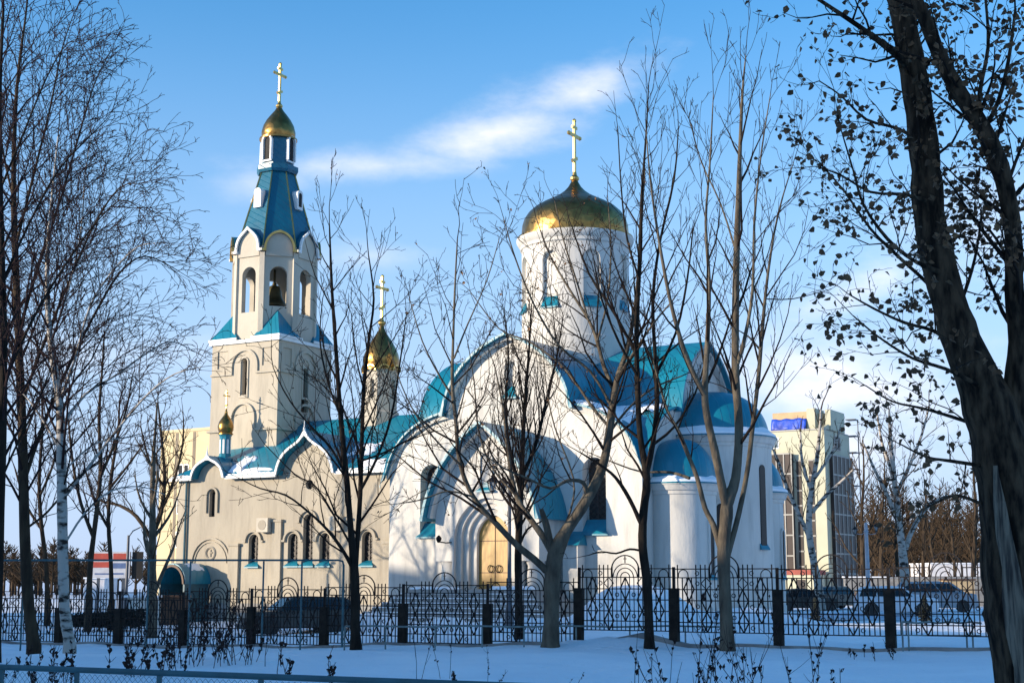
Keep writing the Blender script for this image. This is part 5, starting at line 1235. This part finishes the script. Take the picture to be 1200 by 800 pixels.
# ================================================================== CARS
mat('car_white', (.80, .82, .85), (.72, .74, .77), 2, .3, spec=.6); mat('car_silver', (.34, .38, .42), None, 2, .32, metal=.3); mat('car_dark', (.022, .024, .022), (.04, .04, .035), 2, .35)
mat('car_tan', (.20, .15, .11), (.13, .10, .08), 2, .4); mat('tyre', (.015, .015, .016), None, 5, .85); mat('rim', (.35, .36, .38), None, 4, .35, metal=.7); mat('car_glass', (.012, .014, .018), None, 2, .08)
mat('tail_red', (.55, .02, .02), None, 3, .3); mat('head_lamp', (.75, .75, .72), None, 3, .2); mat('plate', (.7, .7, .68), None, 3, .5); mat('grille_black', (.01, .01, .01), None, 3, .5)
def car(label, px, Y, rz, paint, L_=4.4, Wd=1.72, Ht=1.5, kind='wagon', snow=False, cat='car'):
    c = at(px, 700, Y); root = empty('parked_car', (c.x, Y, gz(c.x, Y)), rz, label, cat)
    h = Ht; l = L_/2; w_ = Wd/2; bl_ = .62*h      # belt line
    low = [(-l, .32), (-l+.05, .24), (l-.1, .22), (l, .34), (l, .55), (l-.06, .66*h*.86), (l-.25, .60*h), (l*.48, bl_), (-l+.1, bl_+.03), (-l, bl_-.1)]
    if kind == 'sedan': cab = [(l*.50, bl_-.03), (l*.16, h-.05), (-l*.05, h), (-l*.4, h-.04), (-l*.78, bl_)]
    elif kind == 'van': cab = [(l*.72, bl_-.03), (l*.34, h-.05), (0, h), (-l*.9, h-.04), (-l+.04, h-.22), (-l+.02, bl_)]
    else: cab = [(l*.50, bl_-.03), (l*.18, h-.05), (-l*.1, h), (-l*.82, h-.05), (-l*.93, h-.2), (-l+.04, bl_)]
    def inset(poly, k, cz): 
        cx = sum(p[0] for p in poly)/len(poly); return [((x-cx)*k+cx, (z-cz)*k+cz) for x, z in poly]
    mb = MB(); rings = []
    for y, k in ((-w_, .955), (-w_+.05, .99), (-w_+.14, 1), (w_-.14, 1), (w_-.05, .99), (w_, .955)): rings.append([(x, y, z) for x, z in inset(low, k, .45)])
    mb.loft(rings); rings = []
    for y, k in ((-w_+.14, 1.0), (-w_+.26, .93), (w_-.26, .93), (w_-.14, 1.0)):
        f = 1 if k == 1.0 else 1
        rings.append([(x*(1 if k == 1.0 else 1), y*(1.0), z if z < bl_+.1 else z - (.05 if k == 1.0 else 0)) for x, z in cab])
    # cabin tapers inwards towards the roof
    cabr = []
    for sgn in (-1, 1):
        cabr.append([(x, sgn*(w_-.06-.22*max(0, (z-bl_)/(h-bl_))), z) for x, z in cab])
    mb.loft(cabr); body = mb.build('body', paint, root, smooth=False)
    body.data.polygons.foreach_set('use_smooth', [True]*len(body.data.polygons)); body.data.set_sharp_from_angle(angle=R(30))
    def on_side(x, z, s_, e=.012): return (x, s_*(w_-.06-.22*max(0, (z-bl_)/(h-bl_))+e), z)
    xs_ = [p[0] for p in cab]; fr_, bk_ = cab[0], cab[-1]
    zt = h-.13
    def xat(z, front=True):
        P = cab[:3] if front else cab[-3:]
        best = None
        for a, b in zip(P[:-1], P[1:]):
            z0, z1 = a[1], b[1]
            if min(z0, z1) <= z <= max(z0, z1) and abs(z1-z0) > 1e-4: best = a[0]+(b[0]-a[0])*(z-z0)/(z1-z0)
        return best if best is not None else (P[0][0] if front else P[-1][0])
    gl = MB()
    f0, f1 = xat(bl_+.04)-.14, xat(zt)-.1; b0_, b1_ = xat(bl_+.05, False)+.12, xat(zt, False)+.1
    for s_ in (-1, 1):
        mids = [b0_ + (f0-b0_)*k for k in (0, .34, .66, 1)]; mt = [b1_ + (f1-b1_)*k for k in (0, .34, .66, 1)]
        for i in range(3):
            a0, a1 = mids[i]+.03, mids[i+1]-.03; t0, t1 = mt[i]+.03, mt[i+1]-.03
            gl.add([on_side(a0, bl_+.05, s_), on_side(a1, bl_+.05, s_), on_side(t1, zt, s_), on_side(t0, zt, s_)], [(0, 1, 2, 3)])
    for (p, q) in ((cab[0], cab[1]), (cab[-1], cab[-2])):
        n_ = Vector((q[1]-p[1], 0, -(q[0]-p[0]))).normalized()*(.012 if q[0] < p[0] else -.012)
        a = Vector((p[0], 0, p[1])).lerp(Vector((q[0], 0, q[1])), .12)+n_; b = Vector((p[0], 0, p[1])).lerp(Vector((q[0], 0, q[1])), .88)+n_
        wa, wb = w_-.16, w_-.32
        gl.add([(a.x, -wa, a.z), (a.x, wa, a.z), (b.x, wb, b.z), (b.x, -wb, b.z)], [(0, 1, 2, 3)])
    gl.build('windows', 'car_glass', body, fix=False)
    for sx in (-l*.62, l*.62):
        for s_ in (-1, 1):
            wh = MB().lathe([(.19, -.1), (.3, -.1), (.32, -.07), (.32, .07), (.3, .1), (.19, .1), (.19, -.1)], (0, 0, 0), 24)
            wh.xf(Matrix.Translation((sx, s_*(w_-.1), .32)) @ Matrix.Rotation(R(90), 4, 'X')); wo_ = wh.build('wheel', 'tyre', root, smooth=True)
            rm = MB().lathe([(0, -.08), (.19, -.08), (.19, .08), (.1, .06), (0, .07)], (0, 0, 0), 12); rm.xf(Matrix.Translation((sx, s_*(w_-.1), .32)) @ Matrix.Rotation(R(90), 4, 'X')); rm.build('rim', 'rim', wo_)
            ar = MB().lathe([(0, -.02), (.37, -.02), (.37, .02), (0, .02)], (0, 0, 0), 20); ar.xf(Matrix.Translation((sx, s_*(w_-.012), .34)) @ Matrix.Rotation(R(90), 4, 'X')); ar.build('wheel_arch', 'grille_black', body)
    for s_ in (-1, 1):
        MB().box(-l-.012, -l+.08, s_*(w_-.28)-.12, s_*(w_-.28)+.12, bl_-.22, bl_-.05).build('tail_lamp', 'tail_red', root)
        MB().box(l-.14, l+.012, s_*(w_-.3)-.16, s_*(w_-.3)+.16, .52, .66).build('headlight', 'head_lamp', root)
        MB().box(l*.45, l*.52, s_*(w_+.06)-.09, s_*(w_+.06)+.09, bl_+.02, bl_+.15).build('mirror', paint, root)
    MB().box(l-.06, l+.014, -.4, .4, .42, .6).build('grille', 'grille_black', root)
    MB().box(-l-.014, -l+.03, -.26, .26, .42, .53).build('number_plate', 'plate', root); MB().box(l-.02, l+.022, -.26, .26, .28, .39).build('number_plate', 'plate', root)
    MB().box(-l-.05, -l+.15, -w_+.08, w_-.08, .28, .42).build('bumper', 'grille_black', root); MB().box(l-.15, l+.05, -w_+.08, w_-.08, .24, .38).build('bumper', 'grille_black', root)
    return root
car('white estate car seen side-on through the right end of the fence', 1049, 77, R(-8), 'car_white', 4.2, 1.7, 1.55, 'wagon')
car('silver minivan parked behind the white estate car', 1098, 86, R(-14), 'car_silver', 4.5, 1.75, 1.75, 'van')
car('tan saloon with red tail lights seen from behind, below the leaning birch', 981, 92, R(38), 'car_tan', 4.4, 1.72, 1.4, 'sedan')
car('dark car half hidden beside the right end of the church', 939, 90, R(15), 'car_dark', 4.2, 1.7, 1.4, 'sedan')
car('dark car parked by the beige wing behind the left fence', 348, 56.5, R(180+28), 'car_dark', 4.2, 1.72, 1.42, 'wagon')

# ================================================================== BACKGROUND BUILDINGS
mat('yellow_panel', (.58, .48, .28), (.50, .42, .26), .5, .85); mat('yellow_dark', (.22, .18, .13), None, 1, .85)
mat('office_panel', (.50, .49, .36), (.43, .42, .31), .4, .7); mat('office_glass', (.035, .028, .026), (.06, .045, .04), .5, .45, spec=.25); mat('office_blue', (.08, .16, .24), None, 1, .4)
mat('tarp_blue', (.02, .08, .55), (.012, .04, .32), .9, .4, bump=.8, bscale=1.5); mat('ply', (.55, .40, .22), (.42, .30, .17), 1, .8); mat('mullion', (.34, .33, .30), None, 2, .5)
yb = empty('slab_block', (at(182, 690, 128).x, 128, 0), R(-34), 'yellowish panel block behind the church at the left', 'building')
def zat(px, py, Y): return at(px, py, Y).z
zt = zat(200, 508, 128)
MB().box(0, 15, 0, 12, -2, zt).build('wall', 'yellow_panel', yb)
for x in (1.85, 4.0, 9.5): MB().box(x, x+.35, -.02, .1, -1, zt-.05).build('joint', 'yellow_dark', yb)
for k in range(5):
    z_ = 1.5+2.9*k
    if z_ < zt-2:
        for x in (2.6, 3.3):
            f_ = MB().box(x-.3, x+.3, -.03, .08, z_, z_+1.4).build('window', 'white_paint', yb); MB().box(x-.22, x+.22, -.045, -.031, z_+.1, z_+1.3).build('pane', 'car_glass', f_)
for k in range(1, 6):
    MB().box(0.01, 1.8, -.012, .05, 2.9*k, 2.9*k+.05).build('panel_joint', 'yellow_dark', yb); MB().box(4.4, 9.4, -.012, .05, 2.9*k, 2.9*k+.05).build('panel_joint', 'yellow_dark', yb)
MB().box(-.1, 15.1, -.08, 12.1, zt+.002, zt+.25).build('parapet', 'yellow_panel', yb)
# pale office block, right: local x to the left along the lit face, y along the shaded face
ob_p = at(972, 690, 125); ob = empty('office_block', (ob_p.x, 125, 0), R(-30), 'pale green office block with dark glazed bays and a blue tarpaulin on its roof', 'building')
ZT = zat(972, 503, 125)
MB().box(-13, 0, 0, 7.2, -2, ZT).build('wall', 'office_panel', ob)
MB().add([(-.35, -.02, ZT), (.02, -.02, ZT-.4), (.02, 7.2, ZT-.4), (-.35, 7.2, ZT), (.02, 1.2, ZT+.55), (-.35, 1.2, ZT+.55)], [(0, 1, 4, 5), (1, 2, 4), (2, 3, 5, 4), (0, 5, 3), (0, 3, 2, 1)]).build('gable_parapet', 'office_panel', ob)
bay = MB().box(-6.9, -2.85, -.5, .1, .2, zat(940, 530, 125)); bay = bay.build('glazed_bay', 'office_glass', ob)
zb_ = zat(940, 530, 125); g = MB()
for i in range(7): x = -6.9+4.05*i/6; g.box(x-.05, x+.05, -.56, -.505, .2, zb_)
for k in range(8): z_ = .2+(zb_-.2)*k/7; g.box(-6.95, -2.8, -.575, -.562, z_-.06, z_+.06)
g.build('mullions', 'mullion', bay)
for x in (-2.35, -1.25):
    s_ = MB().box(x-.22, x+.22, -.04, .1, 1.5, zb_-.6).build('window_strip', 'office_glass', ob); g = MB()
    for k in range(9): z_ = 1.5+(zb_-2.1)*k/8; g.box(x-.24, x+.24, -.06, -.042, z_-.06, z_+.06)
    g.build('mullions', 'mullion', s_)
for x in (-4.6, -5.9): 
    f_ = MB().box(x-.5, x+.5, -.03, .1, zb_+.5, zb_+1.5).build('window', 'white_paint', ob); MB().box(x-.42, x+.42, -.045, -.032, zb_+.6, zb_+1.4).build('pane', 'office_blue', f_)
s_ = MB().box(-.1, .3, 1.2, 7.0, .5, zb_-.1).build('glazed_bay', 'office_glass', ob); g = MB()
for k in range(8): z_ = .5+(zb_-.6)*k/7; g.box(.302, .34, 1.15, 7.05, z_-.06, z_+.06)
for k in range(6): y_ = 1.2+5.8*k/5; g.box(.342, .36, y_-.06, y_+.06, .5, zb_-.1)
g.build('mullions', 'mullion', s_)
f_ = MB().box(-.05, .06, 2.6, 4.4, zb_+.4, zb_+1.7).build('window', 'mullion', ob); MB().box(.062, .08, 2.75, 3.4, zb_+.5, zb_+1.6).build('pane', 'office_glass', f_); MB().box(.062, .08, 3.6, 4.25, zb_+.5, zb_+1.6).build('pane', 'office_glass', f_)
g = MB()
for k in range(5):
    z_ = 10+k*1.5; g.box(-.3, .6, 7.2, 8.3, z_, z_+.08) if z_ < ZT+2 else None
g.box(.5, .58, 8.2, 8.28, 0, ZT+1.5); g.build('scaffold', 'pole_dark', ob)
MB().box(-13.1, 0.02, -.1, 7.0, ZT+.002, ZT+.12).build('parapet', 'mullion', ob)
h1 = MB().box(-4.9, -1.75, .8, 3.2, ZT+.12, ZT+1.75); ph = h1.build('roof_cabin', 'ply', ob)
MB().box(-1.748, -1.0, .7, 3.3, ZT+.12, ZT+2.0).build('cabin_wall', 'office_panel', ph)
mb = MB(); n = 14; rows = []
for j in range(6):
    rows.append([(-4.95+3.2*i/n, .72-.10*abs(math.sin(i*.9+j*.5))-.04*j, ZT+1.15-.2*j+.05*math.sin(i*1.3)) for i in range(n+1)])
vs = [p for r_ in rows for p in r_]; mb.add(vs, [(j*(n+1)+i, j*(n+1)+i+1, (j+1)*(n+1)+i+1, (j+1)*(n+1)+i) for j in range(5) for i in range(n)])
tp_ = mb.build('tarpaulin', 'tarp_blue', ph, smooth=True, fix=False)
sm_ = tp_.modifiers.new('s', 'SOLIDIFY'); sm_.thickness = .03
MB().box(-.35, .15, 1.5, 5.5, ZT+.1, ZT+1.9).build('roof_cabin', 'office_panel', ob)
MB().box(-1.8, -.351, 1.6, 3.0, ZT+.1, ZT+1.6).build('roof_cabin', 'ply', ob)
MB().box(-13.5, -0.2, -3.5, -.6, -1, 2.1).build('annex', 'office_panel', ob); MB().box(-13.6, -.1, -3.6, -.55, 2.1, 2.5).build('annex_roof', 'annex_red', ob) if mat('annex_red', (.30, .05, .03), None, 2, .6) else None
for x in (-1.3, -3.6): MB().box(x-.4, x+.4, -3.53, -3.45, .2, 1.7).build('annex_window', 'office_glass', ob)

# left background: billboard, low white wall, shed
Yb = 84; c = at(129, 690, Yb); bb = empty('billboard', (c.x, Yb, gz(c.x, Yb)), R(4), 'red and white billboard on a dark frame beyond the fence at the left', 'billboard')
mat('bb_white', (.75, .74, .74), (.62, .6, .62), 3, .6); mat('bb_red', (.62, .10, .06), (.5, .08, .05), 3, .6); mat('bb_blue', (.15, .22, .4), None, 3, .6)
zl, zh = at(129, 677, Yb).z-gz(c.x, Yb), at(129, 646, Yb).z-gz(c.x, Yb)
MB().box(-1.1, 1.05, 0, .2, zl, zh).build('panel', 'bb_white', bb); 
f_ = MB(); f_.box(-1.08, .0, -.012, -.002, zh-.5, zh-.1); f_.box(-1.0, .0, -.012, -.002, zh-.9, zh-.58); f_.box(.1, .9, -.012, -.002, zh-.45, zh-.1); f_.build('red_print', 'bb_red', bb)
f_ = MB(); f_.box(.1, .9, -.012, -.002, zl+.55, zl+.85); f_.box(-.9, -.1, -.012, -.002, zl+.2, zl+.28); f_.box(.1, .7, -.012, -.002, zl+.2, zl+.3); f_.build('blue_print', 'bb_blue', bb)
MB().box(1.05, 1.06, 0, .22, zl, zh).build('edge', 'dark_opening', bb); MB().box(1.15, 1.75, .1, .3, zl-.05, zh).build('side_board', 'dark_opening', bb)
for x in (-.7, .7): MB().box(x-.08, x+.08, .05, .18, -.3, zl).build('leg', 'pole_dark', bb)
def simple_hut(label, px0, px1, Y, pytop, pybot, wallm, roofm, dep=3, cat='shed', name='shed'):
    c = at((px0+px1)/2, 690, Y); hw_ = (at(px1, 690, Y).x-at(px0, 690, Y).x)/2; g_ = gz(c.x, Y)
    r_ = empty(name, (c.x, Y, g_), 0, label, cat); z1 = at(px0, pytop, Y).z - g_
    MB().box(-hw_, hw_, 0, dep, -.5, z1-.1).build('wall', wallm, r_); MB().box(-hw_-.08, hw_+.08, -.1, dep+.1, z1-.1, z1).build('roof', roofm, r_); return r_, hw_, z1
simple_hut('low white wall with a snowy cap beside the porch, behind the fence', 146, 188, 68, 697, 735, 'white_plaster', 'snow', .3, 'wall', 'low_wall')
simple_hut('dark brown gate panel between the low white wall and the porch', 188.5, 221, 68.2, 697, 735, 'brown_wood', 'brown_wood', .15, 'gate', 'gate_panel')
simple_hut('small white kiosk below the billboard', 99, 122, 92, 676, 700, 'bb_white', 'snow', 3, 'kiosk', 'kiosk')
simple_hut('low white building with snowy roof right of the white birch', 1092, 1160, 118, 659, 690, 'bb_white', 'snow', 6, 'building', 'low_building')
simple_hut('grey concrete wall along the back of the car park', 990, 1160, 104, 675, 690, 'concrete', 'snow', .3, 'wall', 'boundary_wall')
simple_hut('yellow-brown stall behind the silver minivan', 1112, 1142, 100, 678, 698, 'ply', 'brown_wood', 2, 'stall', 'market_stall')
# unseen blocks added outside the frame, sized to cast shade over the foreground
mat('offblock', (.35, .32, .28), (.28, .26, .23), .3, .85)
def shade_block(label, s_, p0, p1, h_):
    x, y = sp_pos(s_, (p0+p1)/2); L_ = abs(p1-p0); r_ = empty('slab_block', (x, y, 0), math.atan2(SD.x, -SD.y), label, 'building')
    MB().box(-L_/2, L_/2, -6, 6, -1, h_).build('wall', 'offblock', r_); MB().box(-L_/2-.2, L_/2+.2, -6.2, 6.2, h_+.003, h_+.3).build('roof', 'concrete', r_)
    n = int(L_/4)
    for k in range(int(h_/3)):
        for i in range(n):
            if n*int(h_/3) > 90: break
            x_ = -L_/2+2+i*4
            for sg in (-6.02,): MB().box(x_-.6, x_+.6, sg, sg+.1, 1+3*k, 2.4+3*k).build('window', 'car_glass', r_)
    return r_
shade_block('unseen shade block added outside the left edge, in line with the church wing', 48, -98, -66, 10.0)
shade_block('long unseen block added outside the left edge, shading the snow and the fence', 48, -65.5, -14, 13.0)
shade_block('taller unseen block added left of the viewer to shade the big tree', 34, -23, 32, 16.5)

# ================================================================== SMALL PLANTS
mat('weed', (.05, .03, .025), (.03, .02, .02), 6, .9, spec=.12)
def weeds(label, px, py, Y, n, hgt, spread, seed, heads=True, name='dry_weeds', up=.9, cat='plant', wr=.006, group=None, br=True):
    rnd = random.Random(seed); c = at(px, py, Y); g = gz(c.x, Y); root = empty(name, (c.x, Y, g), 0, label, cat, group); P = []; hd_ = MB()
    for i in range(n):
        x, y = rnd.gauss(0, spread), rnd.gauss(0, spread*.6); q = Vector((x, y, gz(c.x+x, Y+y)-g-.05)); d = Vector((rnd.gauss(0, .22), rnd.gauss(0, .22), up)).normalized(); h_ = hgt*rnd.uniform(.5, 1.1); pts = [q.copy()]
        for j in range(5): d = (d+Vector((rnd.gauss(0, .09), rnd.gauss(0, .09), .02))).normalized(); q = q+d*h_/5; pts.append(q.copy())
        P.append((pts, [wr*(1-.12*j) for j in range(6)], 4))
        if br:
            for j in (1, 2, 3, 4):
                for _ in range(rnd.choice((0, 1, 2))):
                    dd = (d*.7+Vector((rnd.gauss(0, .6), rnd.gauss(0, .6), .4))).normalized(); a = pts[j]; l_ = h_*rnd.uniform(.08, .25); P.append(([a, a+dd*l_*.5, a+dd*l_+Vector((0, 0, .02))], [wr*.6, wr*.5, wr*.35], 3))
        if heads:
            for j in range(rnd.randint(5, 11)):
                t = rnd.uniform(.35, 1.0); k = min(4, int(t*5)); a = pts[k].lerp(pts[k+1], t*5-k); s_ = wr*rnd.uniform(1.8, 4.2); v = Vector((rnd.gauss(0, 1), rnd.gauss(0, 1), rnd.gauss(0, 1))).normalized(); u_ = v.cross(Vector((0, .3, 1))).normalized()
                a = a + v*s_*1.2; hd_.add([a-v*s_*1.3, a+u_*s_, a+v*s_*1.6, a-u_*s_, a+Vector((0, 0, -s_*2.2))], [(0, 1, 2, 3), (0, 1, 4), (2, 3, 4)])
    tubes_mesh('stalks', P, 'weed', root)
    if heads and hd_.v: hd_.build('leaves', 'weed', root, fix=False)  # this mesh holds the seed heads on the stalks
    return root
GW = 'dry weeds sticking out of the snow'
for a in (('brown dry weed clump in the snow at the far left, below the dark birch', 26, 795, 24, 9, .95, .35, 1), ('small weed tuft right of the far left weed clump', 52, 790, 25, 6, .75, .2, 2), ('low dry weeds in front of the whitish birch', 72, 796, 24.4, 4, .6, .18, 3),
          ('tall dry weed stalks in the snow below the white wall', 150, 782, 27, 8, .9, .3, 4), ('leafy brown weeds in front of the porch', 185, 784, 26.5, 9, .75, .35, 5), ('dense brown weeds growing high before the beige wing corner', 222, 768, 31, 14, 1.3, .45, 6),
          ('dense dark weeds left of the dark parked car', 262, 765, 32, 16, 1.5, .5, 7), ('weed clump at the foot of the pipe frame before the dark car', 285, 770, 30, 12, 1.2, .4, 8), ('two dark weed stalks below the dark car', 345, 790, 26, 4, .85, .15, 9),
          ('single bent weed stalk left of the dark two-stemmed tree', 391, 795, 24.5, 3, .75, .06, 10), ('small slanting weed at the bottom middle', 535, 798, 24, 2, .4, .06, 11), ('sparse weeds at the low blue-grey rail', 1040, 765, 33, 6, .55, .5, 12)):
    weeds(*a[:8], group=GW, wr=.009)
def shoots(label, px, py, Y, n, hgt, spread, seed, **k): return weeds(label, px, py, Y, n, hgt, spread, seed, heads=True, name='bare_shrub', cat='shrub', **k)
shoots('two slender bare saplings in the snow below the church steps', 500, 790, 26, 4, 1.7, .3, 21, wr=.005)
shoots('bare sapling twigs poking up below the thick forked tree', 570, 800, 24, 2, .7, .2, 22, wr=.004)
shoots('bare shrub at the bottom, left of the pale-stemmed tree', 800, 850, 17, 12, 1.15, .32, 23, wr=.006)
shoots('dense bare shrub right below the pale-stemmed tree', 862, 850, 16.5, 14, 1.5, .35, 24, wr=.006)
shoots('tall thin bare shoots right of the pale-stemmed tree', 908, 845, 17, 9, 1.9, .45, 25, wr=.0055)
shoots('low spreading twigs at the bottom between the shrub and the big tree', 965, 850, 17, 5, .8, .3, 26, wr=.005)
shoots('tiny twig in the snow below the thick tree', 672, 810, 23, 2, .5, .08, 27, wr=.004)
# young evergreens standing in the snow beyond the fence
mat('evergreen', (.018, .022, .02), (.03, .035, .03), 5, .9, spec=.12)
def evergreen(label, px, Y, h_, r_, seed):
    rnd = random.Random(seed); c = at(px, 700, Y); root = empty('young_evergreen', (c.x, Y, gz(c.x, Y)), 0, label, 'shrub', 'young evergreens beyond the fence'); P = []
    tubes_mesh('trunk', [([Vector((0, 0, -.2)), Vector((0, 0, h_*.5)), Vector((0, 0, h_))], [.05, .04, .01], 6)], 'bark_dark', root)
    for i in range(420):
        t = rnd.random()**.8; z = .12*h_+.88*h_*t; rr = r_*(1-t*.8)*rnd.uniform(.5, 1.1); a = rnd.random()*6.28; p = Vector((0, 0, z)); q = Vector((rr*math.cos(a), rr*math.sin(a), z-.05+rr*.2))
        P.append(([p.lerp(q, .3), p.lerp(q, .7)+Vector((0, 0, .03)), q], [.03, .028, .008], 3))
    tubes_mesh('crown', P, 'evergreen', root); return root
evergreen('small dark evergreen in the snow before the tan saloon', 955, 60, 1.15, .32, 1)
evergreen('small dark evergreen standing before the front wheel of the white estate car', 1083, 62, 1.2, .36, 2)
# heap of dark brushwood beyond the fence at the left
rnd = random.Random(5); c = at(125, 720, 60); g = gz(c.x, 60); hp_ = empty('brush_heap', (c.x, 60, g), 0, 'dark heap of cut brushwood on the snow beyond the left fence', 'brush heap'); P = []
for i in range(1500):
    x = rnd.uniform(-1.5, 1.5); top_ = .42+.28*(x+1.5)/3; z = top_*rnd.random(); y = rnd.gauss(0, .45); d = Vector((rnd.gauss(0, 1), rnd.gauss(0, .6), rnd.gauss(0, .25))).normalized()*rnd.uniform(.2, .6); p = Vector((x, y, z+.15))
    P.append(([p-d*.5, p+Vector((0, 0, .03)), p+d*.5], [.022, .02, .008], 3))
tubes_mesh('branches', P, 'evergreen', hp_)
# distant wood along the horizon, one mass nobody could count
rnd = random.Random(9); P = []
for i in range(260):
    side_ = i % 2; px = rnd.uniform(-60, 190) if side_ == 0 else rnd.uniform(1000, 1230); Y = rnd.uniform(165, 240); c = at(px, 690, Y); h_ = rnd.uniform(3.5, 6.5) if side_ == 0 else rnd.uniform(7, 14)
    x0 = c.x; P.append(([Vector((x0, Y, -1)), Vector((x0, Y, h_*.6)), Vector((x0+rnd.gauss(0, .4), Y, h_))], [.18, .12, .03], 3))
    for k in range(60):
        t = rnd.uniform(.2, .95); p = Vector((x0, Y, h_*t)); a = rnd.random()*6.28; l_ = h_*.28*(1.15-t)*rnd.uniform(.6, 1.3); q = p+Vector((math.cos(a)*l_, math.sin(a)*l_, l_*.9)); P.append(([p, p.lerp(q, .5)+Vector((0, 0, -.1)), q], [.07, .05, .03], 3))
tag(tubes_mesh('distant_wood', P, 'twig_brown', None), 'far-off brown wood along the horizon', 'wood', kind='stuff')
